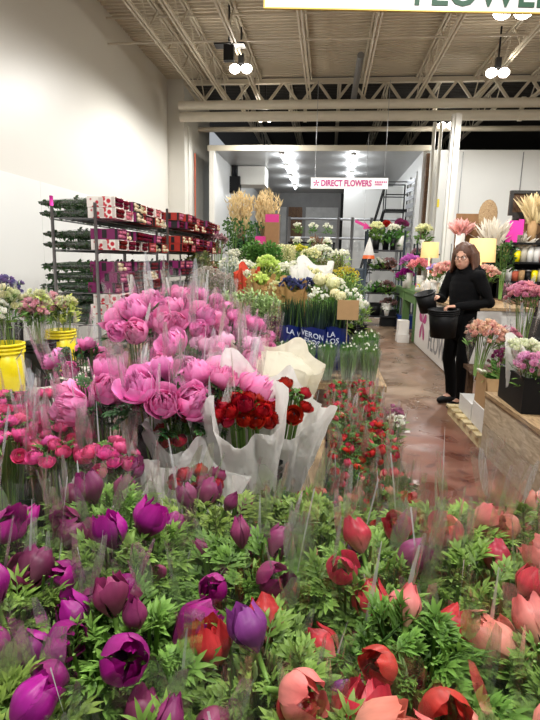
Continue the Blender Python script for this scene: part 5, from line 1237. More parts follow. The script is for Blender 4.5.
def table_lamp(label, px, py, Y, w, h, zb, stemmat='white_plastic'):
    p = at(px, py, Y=Y); t = thing('table_lamp', label, 'lamp', (p.x, p.y, zb), group='lit table lamps'); z = p.z - zb
    mb = MB(); mb.lathe([(w * .5, z - h / 2), (w * .46, z + h / 2), (w * .455, z + h / 2), (w * .495, z - h / 2)], 28); mobj('lamp_shade', mb.mesh('lamp_shade', M['shade']), t)
    mb = MB(); mb.lathe([(.001, 0), (.09, 0), (.1, .03), (.03, .06), (.07, .14), (.045, .24), (.012, .3), (.012, z), (.001, z)], 16); mobj('base', mb.mesh('base', M[stemmat]), t)
    L = bpy.data.lights.new('lamp_bulb', 'POINT'); L.energy = 3.5; L.shadow_soft_size = .05; L.color = (1, .75, .42); lo = bpy.data.objects.new('lamp_bulb', L); COL.objects.link(lo); lo.parent = t; lo.location = (0, 0, z)
table_lamp('small lit table lamp with a yellow shade on the banner counter', 430, 250, 9.3, .3, .26, .972)
table_lamp('large lit table lamp with a yellow shade behind the woman', 482, 250.5, 8.2, .4, .34, .972)
GC = 'flowers on the counter'
def counter_bunch(label, px, py, Y, R, pet, n, size, zb=.975, leaf='leaf_mid', vase='glassy', seed=0, drop=.6):
    p = at(px, py, Y=Y); H = max(.16, p.z - zb); t = thing('flower_vase', label, 'flowers', (p.x, p.y, zb), group=GC)
    mobj('blossoms', florets_mb(800 + px, n, R, H, R * drop, size, depth=R * .5).mesh('blossoms', M[pet]), t); mobj('foliage', leafy_mb(801 + px, 50, R * .9, H - .03, .06, .1, .016, .12).mesh('foliage', M[leaf]), t)
    mb = MB(); vh = H * .5; mb.lathe([(.001, 0), (.05, 0), (.065, vh), (.058, vh), (.045, .008), (.001, .008)], 14); mobj('vase', mb.mesh('vase', M[vase]), t)
    return t
M['lilac'] = petal_mat('lilac_bloom', '8a5ab0', 'd0b0e8', None, .03, .25, .5); M['violetpink'] = petal_mat('violet_pink_bloom', '8a2a8a', 'd878c8', None, .03, .25, .5); M['coralpink'] = petal_mat('coral_pink_bloom', 'd8626a', 'f4a8a0', None, .03, .25, .5)
counter_bunch('peach rose bunch on the counter beside the woman', 447, 264, 8.0, .17, 'peach', 60, .06, seed=1, vase='white_plastic')
counter_bunch('lilac stock bunch on the counter left of the peach roses', 437, 266, 8.3, .11, 'lilac', 40, .05, vase='white_plastic')
counter_bunch('peach rose bunch on the counter behind the woman', 487, 268, 7.4, .14, 'peach', 50, .055, vase='black')
counter_bunch('violet pink orchid bunch on the green table', 411, 257, 11.5, .2, 'violetpink', 60, .07, vase='white_plastic')
counter_bunch('coral pink rose bunch on the green table', 421, 261, 11.0, .2, 'coralpink', 50, .075, vase='white_plastic')
counter_bunch('magenta flower bunch low on the green table', 406, 271, 11.8, .16, 'a_purple', 40, .07, vase='white_plastic')
M['orange'] = plain('orange_plastic', 'd8642a', .4)
for i, (px, py, Y, h, mt, lab) in enumerate(((401, 273, 11.6, .16, 'orange', 'orange bottle on the green table'), (413, 279, 10.6, .14, 'yellow_plastic', 'yellow bottle on the green table'), (418, 283, 10.4, .1, 'white_plastic', 'white tub on the near end of the green table'), (424, 272, 9.9, .2, 'white_plastic', 'white bottle on the counter end'), (408, 276, 11.2, .18, 'magenta', 'magenta pot on the green table'))):
    p = at(px, py, Y=Y); mb = MB(); mb.lathe([(.001, 0), (.05, 0), (.05, h * .7), (.025, h * .85), (.025, h), (.001, h)], 12); tt = thing('bottle', lab, 'bottle', (p.x if p.x > 1.72 else 1.76 + .03 * i, p.y, .972)); mobj('body', mb.mesh('body', M[mt]), tt); mb = MB(); mb.lathe([(.001, h), (.028, h), (.028, h + .025), (.001, h + .025)], 12); mobj('cap', mb.mesh('cap', M['white_plastic']), tt)
p = at(425, 262, Y=9.9); t = thing('florist_paper', 'orange and white florist paper cone on the counter end', 'paper cone', (1.95, 9.95, .975), (0, 0, 0)); mb = MB(); mb.lathe([(.01, 0), (.07, .25), (.13, .42)], 16); mobj('cone', mb.mesh('cone', M['tissue']), t); mb = MB(); mb.lathe([(.135, .42), (.125, .36)], 16); mobj('edge', mb.mesh('edge', M['orange']), t)
t = thing('card_terminal', 'dark payment terminal on the counter near the woman', 'terminal', (2.0, 7.25, .972)); mb = MB(); mb.box((-.08, -.1, 0), (.08, .1, .06)); mobj('body', mb.mesh('body', M['black'], False), t); mb = MB(); mb.box((-.06, -.02, .06), (.06, .08, .064)); mobj('screen', mb.mesh('screen', M['steel_blue'], False), t)
# under and beside the green table
for i, (px, py, w, d, h, mt, lab) in enumerate(((402, 326, .34, .4, .4, 'black', 'black bin of dark flowers in front of the green table'), (412, 342, .22, .3, .16, 'white_card', 'white carton at the foot of the banner'), (388, 318, .3, .4, .28, 'white_card', 'white tub beside the black bin by the green table'))):
    p = at(px, py, Z=0); carton(lab, min(p.x, 1.5), p.y, 0, w, d, h, mt, None, cat='box')
    if i == 0: plant('dark plum flower bunch in the black bin by the green table', (min(p.x, 1.5), p.y, h + .002), florets_mb(830, 50, .2, .22, .1, .06).mesh('blossoms', M['pinkgrey']), leafy_mb(831, 70, .2, .2, .1, .12, .02, .15).mesh('foliage', M['leaf_dark']), False, group=None)
    if i == 1: carton('white carton stacked on the one at the foot of the banner', min(p.x, 1.5) + .0, p.y + .02, h, .2, .26, .26, 'white_card')
p = at(394, 300, Y=12.6); carton('blue crate under the green table', 1.95, 12.6, 0, .5, .5, .3, 'blue', cat='crate', name='flower_crate')
# ================================================================== trolleys of flowers by the cooler mouth
def trolley(label, x, y, w, d, h, levels, mat='grey_metal', post='steel_blue'):
    t = thing('flower_trolley', label, 'trolley', (x, y, 0), group=None)
    for sx in (-w / 2, w / 2):
        for sy in (-d / 2, d / 2):
            mb = MB(); mb.tube([(sx, sy, .1), (sx, sy, h)], .022, 8); mobj('post', mb.mesh('post', M[post]), t)
            mb = MB(); mb.tube([(sx - .02, sy, .06), (sx + .02, sy, .06)], .06, 12); mobj('caster', mb.mesh('caster', M['black']), t)
    for z in levels: mb = MB(); mb.box((-w / 2, -d / 2, z - .03), (w / 2, d / 2, z)); mobj('shelf', mb.mesh('shelf', M['dark_metal'], False), t)
    return t
YT_ = 12.9
c = at(381, 300, Y=YT_); trolley('grey trolley of cut flowers by the cooler mouth', c.x, YT_, .86, .6, 2.25, (.25, .8, 1.35, 1.8)); tx0 = c.x
GT = 'flowers on the grey trolleys'
def tro(label, px, py, Y, zb, R, pet, n, size, leaf='leaf_mid', pot='black', hp=.14):
    p = at(px, py, Y=Y); H = max(.25, p.z - zb); t = thing('flower_vase', label, 'flowers', (p.x, Y, zb), group=GT)
    mobj('blossoms', florets_mb(840 + px + int(zb * 10), n, R, H, R * .6, size, depth=R * .4).mesh('blossoms', M[pet]), t); mobj('foliage', leafy_mb(841 + px, 60, R, H - .05, .1, .14, .03, H * .5).mesh('foliage', M[leaf]), t)
    mb = MB(); mb.lathe([(.001, 0), (R * .5, 0), (R * .62, H * .5), (R * .55, H * .5), (R * .45, .01), (.001, .01)], 14); mobj('pot', mb.mesh('pot', M[pot]), t)
tro('cream hydrangea on the top shelf of the grey trolley', 377, 224, YT_ - .1, 1.803, .15, 'cream_bloom', 60, .06)
tro('dark magenta hydrangea on the top shelf of the grey trolley', 387, 223, YT_ + .1, 1.803, .14, 'ran_red', 60, .06)
tro('white hydrangea between the magenta ones on the trolley top', 394, 226, YT_ - .12, 1.803, .12, 'white_bloom', 50, .06)
tro('dark red hydrangea with green leaves at the trolley end', 401, 221, YT_ + .1, 1.803, .16, 'a_plum', 60, .06, pot='white_plastic')
tro('leafy white potted flower in the middle of the grey trolley', 379, 262, YT_ - .1, 1.353, .16, 'petal_white', 26, .05)
tro('brown leaved potted plant on the middle of the grey trolley', 389, 262, YT_ - .12, 1.353, .14, 'pinkgrey', 26, .05, 'leaf_brown')
tro('green potted plant low on the grey trolley', 376, 280, YT_ - .1, .803, .18, 'petal_white', 14, .05)
tro('dusty pink potted plant low on the grey trolley', 388, 283, YT_ - .1, .803, .16, 'pinkgrey', 30, .06)
for i, px in enumerate((375, 386)): p = at(px, 305, Y=YT_); pail(('black', 'white')[i] + ' bucket on the bottom shelf of the grey trolley', p.x, YT_ - .1, .253, .14, .3, ('black', 'white_plastic')[i], 'buckets on the grey trolley', True)
c = at(423, 300, Y=13.6); trolley('second grey trolley behind the green table', c.x + .15, 13.75, .8, .5, 2.0, (.25, .9, 1.5, 1.75))
tro('single cream hydrangea on the second trolley', 424, 226, 13.75, 1.753, .17, 'cream_bloom', 60, .07, pot='white_plastic')
tro('dusty potted plant on the second trolley', 418, 250, 13.7, 1.503, .15, 'pinkgrey', 30, .06)
# magenta arrow hanging and white flag by the trolley
p = at(364, 224, Y=12.9); t = thing('arrow_sign', 'magenta arrow sign hanging above the cooler mouth', 'sign', (p.x, 12.9, p.z)); mb = MB(); P = [(-.2, .1), (.03, .0), (0, .06), (.2, -.1), (-.02, -.12), (0, -.06), (-.22, .04)]; k = len(P)
mb._add([(x, y_, z) for y_ in (0, .015) for x, z in P], [tuple(range(k)), tuple(range(2 * k - 1, k - 1, -1))] + [(i, (i + 1) % k, k + (i + 1) % k, k + i) for i in range(k)]); mobj('arrow', mb.mesh('arrow', M['magenta'], False), t); mb = MB(); mb.tube([(0, 0, 0), (0, 0, ZC - p.z)], .006, 5); mobj('wire', mb.mesh('wire', M['grey_metal']), t)
p = at(369, 250, Y=12.55); t = thing('paper_cone', 'white paper cone with an orange hem hung on the trolley post', 'paper cone', (p.x, 12.55, p.z)); mb = MB(); mb.lathe([(.01, .28), (.07, .1), (.13, -.12)], 14); mobj('cone', mb.mesh('cone', M['tissue']), t); mb = MB(); mb.lathe([(.13, -.12), (.145, -.2)], 14); mobj('hem', mb.mesh('hem', M['orange']), t)
# grey wheeled bin in the aisle
p = at(352, 290, Y=15.8); t = thing('wheeled_bin', 'grey blue wheeled bin at the end of the aisle', 'bin', (p.x, 15.8, 0)); hb = at(352, 270, Y=15.8).z
mb = MB(); mb.lathe([(.32, .1), (.4, hb), (.37, hb), (.3, .12)], 4); mb.xf(Matrix.Rotation(PI / 4, 4, 'Z')); mobj('bin', mb.mesh('bin', M['steel_blue'], False), t); mb = MB(); mb.box((-.32, -.3, hb), (.32, .3, hb + .05)); mobj('lid', mb.mesh('lid', M['grey_plastic'], False), t)
# metal pipe fence across the cooler
t = thing('pipe_fence', 'grey pipe fence across the cooler behind the plant stand', 'fence', (0, 17.6, 0)); xa, xb_ = at(288, 220, Y=17.6).x, at(400, 222, Y=17.6).x
for z in (at(320, 219, Y=17.6).z, at(320, 238, Y=17.6).z): mb = MB(); mb.tube([(xa, 0, z), (xb_, 0, z)], .035, 8); mobj('rail', mb.mesh('rail', M['grey_metal']), t)
for px in (289, 338, 352, 371, 398): x = at(px, 230, Y=17.6).x; mb = MB(); mb.tube([(x, 0, 0), (x, 0, at(320, 217, Y=17.6).z)], .05, 8); mobj('post', mb.mesh('post', M['grey_metal']), t)
# rolling ladder and shutter rails
YL = 16.2; c = at(393, 205, Y=YL); t = thing('rolling_ladder', 'black rolling ladder with a guard rail platform in the cooler', 'ladder', (c.x, YL, 0)); zp = at(393, 210, Y=YL).z
mb = MB(); mb.box((-.25, -.3, zp - .06), (.35, .3, zp)); mobj('platform', mb.mesh('platform', M['black'], False), t)
for i in range(9): z = zp * (i + 1) / 10; mb = MB(); mb.box((-.95 + .7 * i / 9, -.28, z - .03), (-.75 + .7 * i / 9, .28, z)); mobj('step', mb.mesh('step', M['black'], False), t)
for sy in (-.3, .3):
    mb = MB(); mb.tube([(-.95, sy, 0), (-.25, sy, zp)], .025, 6); mb.tube([(.35, sy, 0), (.35, sy, zp + .75)], .022, 6); mb.tube([(-.25, sy, zp), (-.25, sy, zp + .75), (.35, sy, zp + .75)], .02, 6); mb.tube([(-.25, sy, zp + .4), (.35, sy, zp + .4)], .018, 6); mb.tube([(-.85, sy, .5), (-.85, sy, 1.3), (-.25, sy, zp + .75)], .02, 6); mobj('side_frame', mb.mesh('side_frame', M['dark_metal']), t)
t = thing('shutter_track', 'silver roller shutter tracks at the right of the cooler mouth', 'shutter', (2.15, 14.95, 0))
for k, (px, yy) in enumerate(((408, .9), (414, .5), (420, .1))):
    x = at(px, 220, Y=14.95 + yy).x - 2.15; mb = MB(); mb.bar((x, yy, 0), (x, yy, 3.9 + .1 * k), .07, .05); mobj('track', mb.mesh('track', M['chrome'], False), t)
mb = MB()
for k in range(9): mb.bar((at(405, 220, Y=15.85).x - 2.15, .95, 2.0 + k * .22), (at(412, 220, Y=15.5).x - 2.15, .55, 2.02 + k * .22), .02, .12)
mobj('curtain', mb.mesh('curtain', M['grey_metal'], False), t)
p = at(437, 203, Y=14.55); t = thing('wall_switch', 'yellow and black switch plate on the white wall seam', 'switch', (p.x, 14.6, p.z)); mb = MB(); mb.box((-.07, -.03, -.1), (.0, 0, .1)); mobj('plate', mb.mesh('plate', M['black'], False), t); mb = MB(); mb.box((0, -.03, -.1), (.06, 0, .1)); mobj('cover', mb.mesh('cover', M['yellow_plastic'], False), t)
# ================================================================== shelving behind the woman
YR = 9.2
x0, x1 = at(497, 260, Y=YR).x, at(575, 260, Y=YR).x; zl = [at(520, yy, Y=YR).z for yy in (281, 262, 243)]
t = thing('display_shelf', 'black shelf unit of jars at the right edge behind the counter', 'shelf', ((x0 + x1) / 2, YR, 0)); w = (x1 - x0) / 2
for sx in (-w, w):
    for sy in (-.2, .2): mb = MB(); mb.box((sx - .02, sy - .02, 0), (sx + .02, sy + .02, zl[2] + (.05 if sx > 0 or sy < 0 else .05))); mobj('post', mb.mesh('post', M['black'], False), t)
for z in [.4] + zl: mb = MB(); mb.box((-w, -.22, z - .03), (w, .22, z)); mobj('shelf', mb.mesh('shelf', M['black'], False), t)
mb = MB(); mb.box((-w, .2, .1), (w, .215, zl[2])); mobj('back_panel', mb.mesh('back_panel', M['black'], False), t)
JM = ['white_plastic', 'yellow_plastic', 'kraft', 'white_card', 'cream_paint', 'black', 'terracotta']
for li, z in enumerate(zl[:2]):
    for i in range(11):
        x = x0 + .08 + i * (x1 - x0 - .16) / 10.5; h = rs.uniform(.16, .26); mt = JM[(i * 3 + li * 2) % 7]
        cn = {'white_plastic': 'white', 'yellow_plastic': 'yellow', 'kraft': 'kraft brown', 'white_card': 'off white', 'cream_paint': 'cream', 'black': 'black', 'terracotta': 'terracotta'}[mt]
        tt = thing('candle_jar', f'{cn} jar on the {("lower", "upper")[li]} shelf behind the woman, {ORD[i]} from the counter lamp', 'jar', (x, YR - .08, z + .001), group='jars on the black shelf')
        mb = MB(); mb.lathe([(.001, 0), (.05, 0), (.052, h), (.001, h)], 12); mobj('jar', mb.mesh('jar', M[mt]), tt); mb = MB(); mb.lathe([(.001, h), (.054, h), (.054, h + .02), (.001, h + .02)], 12); mobj('lid', mb.mesh('lid', M['black'] if i % 2 else M['chrome']), tt)

zt = zl[2]
def picture(label, px0, px1, py0, py1, Y):
    a, b = at(px0, py1, Y=Y), at(px1, py0, Y=Y); t = thing('wooden_crate_panel', label, 'panel', ((a.x + b.x) / 2, Y, a.z)); w, h = (b.x - a.x) / 2, b.z - a.z
    mb = MB(); mb.box((-w, 0, 0), (w, .03, h)); mobj('back', mb.mesh('back', M['dark_wood'], False), t)
    mb = MB(); e = .05; mb.box((-w, -.04, 0), (w, 0, e)); mb.box((-w, -.04, h - e), (w, 0, h)); mb.box((-w, -.04, e), (-w + e, 0, h - e)); mb.box((w - e, -.04, e), (w, 0, h - e)); mobj('frame', mb.mesh('frame', M['deck_dark'], False), t)
    mb = MB(); mb.box((-w * .55, -.012, h * .15), (-w * .2, 0, h * .75)); mb.ball((w * .1, -.01, h * .5), h * .2, 8, 12, (1, .15, 1)); mb.box((w * .35, -.012, h * .2), (w * .7, 0, h * .6)); mobj('pattern', mb.mesh('pattern', M['brown_card'], False), t)
    return a
a = picture('brown carved panel low on the shelf behind pampas grass', 510, 556, 216, 243, YR + .12)
picture('large brown carved panel standing above the lower one', 508, 562, 191, 215.5, YR + .12)
p = at(514, 233, Y=YR - .2); t = thing('notice_card', 'bright pink handwritten notice card above the jars', 'notice', (p.x, YR - .23, zt)); mb = MB(); mb.box((-.13, 0, 0), (.05, .01, .34)); mb.box((.05, 0, .12), (.13, .01, .36)); mobj('card', mb.mesh('card', M['pink_sign'], False), t)
def plume(label, px, py, Y, zb, R, mat, seed, H=None, L=.3, n=90, w=.02, name='pampas_bunch', base=None):
    p = at(px, py, Y=Y); t = thing(name, label, 'dried flowers', (p.x, p.y, zb)); rr = random.Random(seed); mb = MB(); h = p.z - zb
    for i in range(n):
        a = rr.uniform(0, 6.28); q = rr.random(); b = np.array([rr.gauss(0, .03), rr.gauss(0, .03), h - L * 1.1]); lobe(mb, b, np.array([math.cos(a) * q * R / L, math.sin(a) * q * R / L, 1.0]), np.array([rr.gauss(0, 1), rr.gauss(0, 1), .2]), L * rr.uniform(.7, 1.15), w, rr.uniform(0, .4), .2, 1, None, 5)
    mobj('plumes', mb.mesh('plumes', M[mat]), t); mb = MB(); mb.lathe([(.001, 0), (.06, 0), (.08, max(.1, h - L)), (.07, max(.1, h - L)), (.05, .01)], 14); mobj('vase', mb.mesh('vase', M[base or 'black']), t)
M['pampas'] = petal_mat('pampas_plume', 'c8bda8', 'eae4d6', None, .01, .15, .8); M['tulle'] = petal_mat('coral_tulle', 'e09a8c', 'f8ccc0', None, .02, .2, .7); M['wheat'] = petal_mat('wheat_plume', 'c8b478', 'f0e2b0', None, .02, .2, .7)
plume('white pampas bunch behind the woman beside the large lamp', 495, 218, 8.9, .98, .34, 'pampas', 900, L=.5, n=200, w=.03)
plume('white pampas bunch lying over the jar shelf', 524, 232, YR - .05, zt, .4, 'pampas', 901, L=.24, n=200, w=.03)
plume('cream wheat sheaf in front of the brown panels', 536, 194, YR - .1, zt, .2, 'wheat', 902, L=.42, n=200, w=.03, base='kraft')
plume('coral pink feathery bunch against the white wall', 462, 218, 9.6, .975, .34, 'tulle', 903, L=.26, w=.03, n=200, base='white_plastic')
onbench('dark green leafy bunch beside the large lamp', 506, 240, 8.55, .13, euc(904, 'leaf_dark', 200, .07, .02, .16, .4), bz=.98, bucket=None)
bench('plant_table', 'dark back table behind the banner counter', 2.62, 3.35, 7.75, 8.95, .975, 'dark_wood', cat='table')
a, b = at(455, 232, Y=9.8), at(492, 214, Y=9.8); t = thing('kraft_board', 'plain kraft board standing behind the coral bunch', 'board', ((a.x + b.x) / 2, 9.8, .976)); mb = MB(); mb.box((-(b.x - a.x) / 2, 0, 0), ((b.x - a.x) / 2, .02, b.z - .976)); mobj('board', mb.mesh('board', M['brown_card'], False), t)
p = at(488, 215, Y=9.3); t = thing('palm_fan', 'brown dried palm fan standing beside the kraft board', 'dried leaf', (p.x, 9.3, .977)); h = p.z - .977; mb = MB(); mb.ball((0, 0, h), .25, 10, 18, (.62, .1, 1)); mobj('blade', mb.mesh('blade', M['wood']), t); mb = MB(); mb.tube([(0, 0, 0), (0, 0, h)], .02, 6); mobj('stalk', mb.mesh('stalk', M['brown_card']), t)
for i, (px, py, w, h, mt, lab) in enumerate(((460, 246, .24, .34, 'white_card', 'white sheet standing on the back table behind the woman'), (446, 240, .3, .4, 'brown_card', 'brown carton on the back table near the column'), (470, 238, .26, .2, 'black', 'dark box below the kraft board'))):
    p = at(px, py, Y=9.5); carton(lab, p.x if p.x > 2.7 else 2.72 + .05 * i, 9.45 - .0 * i, .976, w, .1 if i == 0 else .25, p.z - .976 + h / 2, mt)
p = at(452, 272, Y=7.6)
for i, (x, y, w, d, h, mt, lab) in enumerate(((2.75, 6.4, .6, .5, .9, 'black', 'black cabinet to the right behind the woman'), (3.1, 7.2, .5, .4, 1.05, 'black', 'tall black cabinet under the jar shelf'))): carton(lab, x, y, 0, w, d, h, mt, name='cabinet', cat='cabinet')
p = at(502, 284, Y=6.4); t = thing('display_box', 'clear plastic box on the black cabinet behind the woman', 'box', (2.72, 6.38, .902)); mb = MB(); mb.box((-.2, -.15, 0), (.2, .15, .2)); mobj('box', mb.mesh('box', M['film_milky'], False), t)
# ================================================================== the woman
def remeshed(mb, name, mat, vox=.008, smooth=4, fac=.5):
    me = mb.mesh(name + '_raw', mat); o = bpy.data.objects.new('tmp', me); COL.objects.link(o)
    r = o.modifiers.new('r', 'REMESH'); r.mode = 'VOXEL'; r.voxel_size = vox; r.use_smooth_shade = True
    s = o.modifiers.new('s', 'SMOOTH'); s.iterations = smooth; s.factor = fac
    dg = bpy.context.evaluated_depsgraph_get(); out = bpy.data.meshes.new_from_object(o.evaluated_get(dg)); out.name = name
    bpy.data.objects.remove(o); bpy.data.meshes.remove(me)
    out.materials.clear(); out.materials.append(mat); out.polygons.foreach_set('use_smooth', [True] * len(out.polygons)); return out
def limb(mb, pts, rad, n=12):
    mb.tube(pts, rad, n)
    for p, r in zip(pts, np.broadcast_to(rad, (len(pts),))): mb.ball(p, r, 8, 12)
M['skin'] = plain('skin', 'd9a58c', .5, noise=.06, scale=30); M['lip'] = plain('lip', 'b4625c', .5); M['hair'] = plain('brown_hair', '5c3a28', .5, noise=.45, scale=90, bump=.3)
M['hoodie'] = plain('black_hoodie', '070709', .95, spec=.2, noise=.35, scale=40, bump=.3); M['trousers'] = plain('black_trousers', '060607', .95, spec=.2, noise=.3, scale=50, bump=.2); M['eye_white'] = plain('eye_white', 'e8e4de', .3); M['iris'] = plain('iris', '3a2a20', .3)
fw = Vector((-.86, -.51, 0)); ang = math.atan2(fw.y, fw.x)
W_ = thing('person', 'woman in black hoodie, trousers and glasses holding two black buckets', 'person', (1.43, 5.63, 0), (0, 0, ang))
Lsh, Lel, Lha = (.02, .185, 1.385), (-.07, .265, 1.13), (.21, .115, 1.085)
Rsh, Rel, Rha = (.02, -.185, 1.385), (.06, -.265, 1.14), (.27, -.10, 1.165)
Lhip, Lkn, Lan = (-.02, .095, .9), (.05, .1, .5), (.01, .085, .09)
Rhip, Rkn, Ran = (-.02, -.095, .9), (.03, -.12, .5), (-.06, -.135, .09)
def hand(mb, wrist, aim, down, side, curl=.9):
    """Palm, four unequal curled fingers and a thumb off the side of the palm."""
    w = np.array(wrist); f = np.array(aim, float); f /= np.linalg.norm(f); d = np.array(down, float); d -= d.dot(f) * f; d /= np.linalg.norm(d); s = np.cross(f, d) * side
    for k in range(4): limb(mb, [w, w + f * .045 + s * (k - 1.5) * .012, w + f * .085 + s * (k - 1.5) * .019], [.02, .015, .012], 8)
    for k, L in enumerate((.072, .08, .075, .058)):
        b = w + f * .085 + s * (k - 1.5) * .02; a1 = f * math.cos(curl * .6) + d * math.sin(curl * .6); a2 = f * math.cos(curl * 1.5) + d * math.sin(curl * 1.5); a3 = f * math.cos(curl * 2.2) + d * math.sin(curl * 2.2)
        p1 = b + a1 * L * .45; p2 = p1 + a2 * L * .33; limb(mb, [b, p1, p2, p2 + a3 * L * .25], [.0095, .009, .0082, .007], 8)
    tb = w + f * .03 - s * .03; limb(mb, [w + f * .015 - s * .012, tb, tb + f * .03 - s * .012 + d * .012, tb + f * .055 - s * .004 + d * .03], [.014, .013, .011, .008], 8)
HC = np.array([.06, .0, 1.575])
body = MB()
limb(body, [(-.02, 0, .92), (-.01, 0, 1.1), (.0, 0, 1.28), (.01, 0, 1.38)], [.12, .105, .115, .08])
limb(body, [(.01, 0, 1.38), (.03, 0, 1.5)], [.058, .052])
for sh, el, ha, aim, s in ((Lsh, Lel, Lha, (.8, -.5, -.05), 1), (Rsh, Rel, Rha, (.85, .25, .1), -1)):
    limb(body, [(.01, sh[1] * .5, 1.39), sh, el, ha], [.055, .05, .038, .025]); hand(body, ha, aim, (0, 0, -1), s, 1.0)
for h_, k_, a_ in ((Lhip, Lkn, Lan), (Rhip, Rkn, Ran)):
    limb(body, [h_, k_, a_], [.08, .055, .038]); limb(body, [a_, (a_[0] + .12, a_[1], .04)], [.04, .032])
# head, looking a little towards the camera
hb = MB()
hb.ball((0, 0, .02), .1, 14, 20, (.93, .78, 1.08)); hb.ball((.028, 0, -.045), .072, 12, 18, (.95, .86, 1.0)); hb.ball((.05, 0, -.092), .028, 8, 12, (1, 1.2, .8))
for s in (-1, 1):
    hb.ball((.06, s * .035, -.028), .028, 8, 10); hb.ball((-.005, s * .08, -.015), .024, 8, 10, (.6, .35, 1.1))
limb(hb, [(.088, 0, .005), (.103, 0, -.022), (.098, 0, -.034)], [.009, .012, .011], 8)
for s in (-1, 1): hb.ball((.09, s * .012, -.033), .009, 6, 8)
limb(hb, [(.072, -.04, .018), (.088, -.015, .016), (.088, .015, .016), (.072, .04, .018)], .009, 8)
limb(hb, [(.082, -.02, -.062), (.09, 0, -.06), (.082, .02, -.062)], .0075, 8); limb(hb, [(.08, -.016, -.07), (.086, 0, -.071), (.08, .016, -.07)], .0075, 8)
HM = Matrix.Translation(HC) @ Matrix.Rotation(.42, 4, 'Z') @ Matrix.Rotation(.05, 4, 'Y') @ Matrix.Diagonal((1.06, 1.06, 1.06, 1))
body.put(hb, HM)
bo = mobj('body', remeshed(body, 'body', M['skin'], .0055, 3), W_)
def hp(name, mb, mat, vox=None, sm=2):
    return mobj(name, remeshed(mb, name, M[mat], vox, sm) if vox else mb.mesh(name, M[mat]), W_, HM)
for s in (-1, 1):
    mb = MB(); mb.ball((.077, s * .031, -.002), .0115, 8, 10); e = hp('eye', mb, 'eye_white'); mb = MB(); mb.ball((.0862, s * .030, -.002), .0055, 6, 8, (.5, 1, 1)); i_ = mobj('iris', mb.mesh('iris', M['iris']), e)
    mb = MB(); mb.tube([(.083, s * .016, .022), (.084, s * .032, .026), (.074, s * .048, .02)], .0035, 6); hp('eyebrow', mb, 'hair')
mb = MB(); mb.tube([(.087, -.018, -.066), (.0945, 0, -.065), (.087, .018, -.066)], [.002, .0045, .002], 6); hp('lips', mb, 'lip')
mb = MB()
for s in (-1, 1):
    mb.tube([(.098 - .006 * abs(math.cos(a)), s * .034 + .025 * math.cos(a), -.004 + .018 * math.sin(a)) for a in np.linspace(0, 2 * PI, 21)], .0026, 6, False); mb.tube([(.094, s * .058, .002), (.05, s * .078, .004), (0, s * .084, .0)], .0022, 6)
mb.tube([(.096, -.01, .002), (.1, 0, .005), (.096, .01, .002)], .0024, 6); hp('glasses', mb, 'black')
mb = MB(); mb.ball((-.014, 0, .036), .105, 14, 20, (.98, .9, 1.05))
for s in (-1, 1):
    for k in range(7):
        x = .012 - k * .02; ph = k * .8; limb(mb, [(x * .55, s * .055, .105), (x * 1.05, s * (.086 + .004 * math.sin(ph)), .03), (x * 1.05 - .006, s * (.097 + .008 * math.sin(ph)), -.05), (x * .9 - .005, s * (.112 + .016 * math.sin(ph * 1.3)), -.13 - .018 * math.sin(k))], [.02, .026, .027, .012], 8)
    limb(mb, [(.01, s * .012, .135), (.036, s * .055, .105), (.02, s * .086, .04), (.012, s * .1, -.05), (.03, s * .112, -.12)], [.014, .016, .016, .016, .01], 8)
for k in range(6):
    y = -.07 + k * .028; limb(mb, [(-.06, y * .6, .09), (-.1, y, .0), (-.1, y, -.08), (-.085, y, -.13)], [.03, .03, .028, .016], 8)
hp('hair', mb, 'hair', .006, 2)
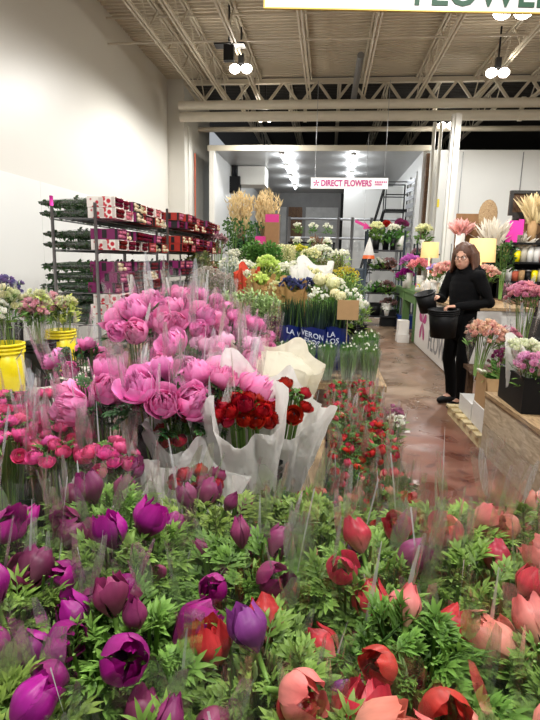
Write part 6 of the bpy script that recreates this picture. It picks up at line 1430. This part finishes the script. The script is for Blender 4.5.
# clothes
mb = MB()
for z, rx, ry, x in ((.84, .13, .17, -.02), (.89, .132, .172, -.018), (.94, .132, .172, -.016), (.99, .127, .167, -.012), (1.04, .122, .162, -.008), (1.09, .12, .16, -.004), (1.14, .12, .16, 0), (1.19, .122, .162, .002), (1.24, .123, .165, .004), (1.29, .118, .165, .005), (1.34, .105, .16, .005)): mb.ball((x, 0, z), 1, 12, 20, (rx * 1.13, ry * 1.08, .15 if z < 1.25 else .1))
for sh, el, ha in ((Lsh, Lel, Lha), (Rsh, Rel, Rha)):
    h2 = tuple(np.array(el) + (np.array(ha) - np.array(el)) * .97); md = tuple((np.array(el) + np.array(ha)) / 2 + np.array([0, 0, -.008])); limb(mb, [(.01, sh[1] * .55, 1.385), sh, tuple((np.array(sh) + np.array(el)) / 2), el, md, h2], [.075, .072, .064, .058, .05, .04], 14)
limb(mb, [(-.02, 0, 1.42), (.01, 0, 1.45)], [.1, .085])
for k in range(16):
    a = 2 * PI * k / 16; mb.ball((.0 + .085 * math.cos(a) - .01, .1 * math.sin(a), 1.455 - .03 * math.cos(a)), .035, 6, 8)
limb(mb, [(-.1, -.09, 1.42), (-.14, 0, 1.39), (-.1, .09, 1.42)], .05, 10)
mobj('hoodie', remeshed(mb, 'hoodie', M['hoodie'], .009, 9), W_)
mb = MB(); mb.ball((-.02, 0, .88), 1, 10, 18, (.135, .165, .13))
for h_, k_, a_ in ((Lhip, Lkn, Lan), (Rhip, Rkn, Ran)):
    limb(mb, [h_, tuple((np.array(h_) + np.array(k_)) / 2), k_, tuple((np.array(k_) + np.array(a_)) / 2 + [-.015, 0, 0]), a_], [.102, .09, .068, .063, .054], 14)
mobj('trousers', remeshed(mb, 'trousers', M['trousers'], .009, 4), W_)
for a_ in (Lan, Ran):
    mb = MB(); limb(mb, [(a_[0] - .03, a_[1], .05), (a_[0] + .05, a_[1], .048), (a_[0] + .15, a_[1], .036)], [.05, .047, .036], 12); me = remeshed(mb, 'shoe', M['black'], .008, 3)
    for v in me.vertices: v.co.z = max(v.co.z, .004)
    mobj('shoe', me, W_)
# the two buckets she holds
R3 = Matrix.Rotation(ang, 3, 'Z')
def loc_to_world(v): return Vector((1.43, 5.63, 0)) + R3 @ Vector(v)
b = loc_to_world((.36, .115, .785)); t = pail('large black bucket held upright in the left hand of the woman', b.x, b.y, b.z, .15, .28, 'black', None, False); t.rotation_euler = (.05, -.05, 0); del_ = t.get('group')
b = loc_to_world((.36, -.12, 1.02)); t = pail('small black bucket tilted in the right hand of the woman', b.x, b.y, b.z, .105, .2, 'black', None, False); t.rotation_euler = (.15, -.3, 0)
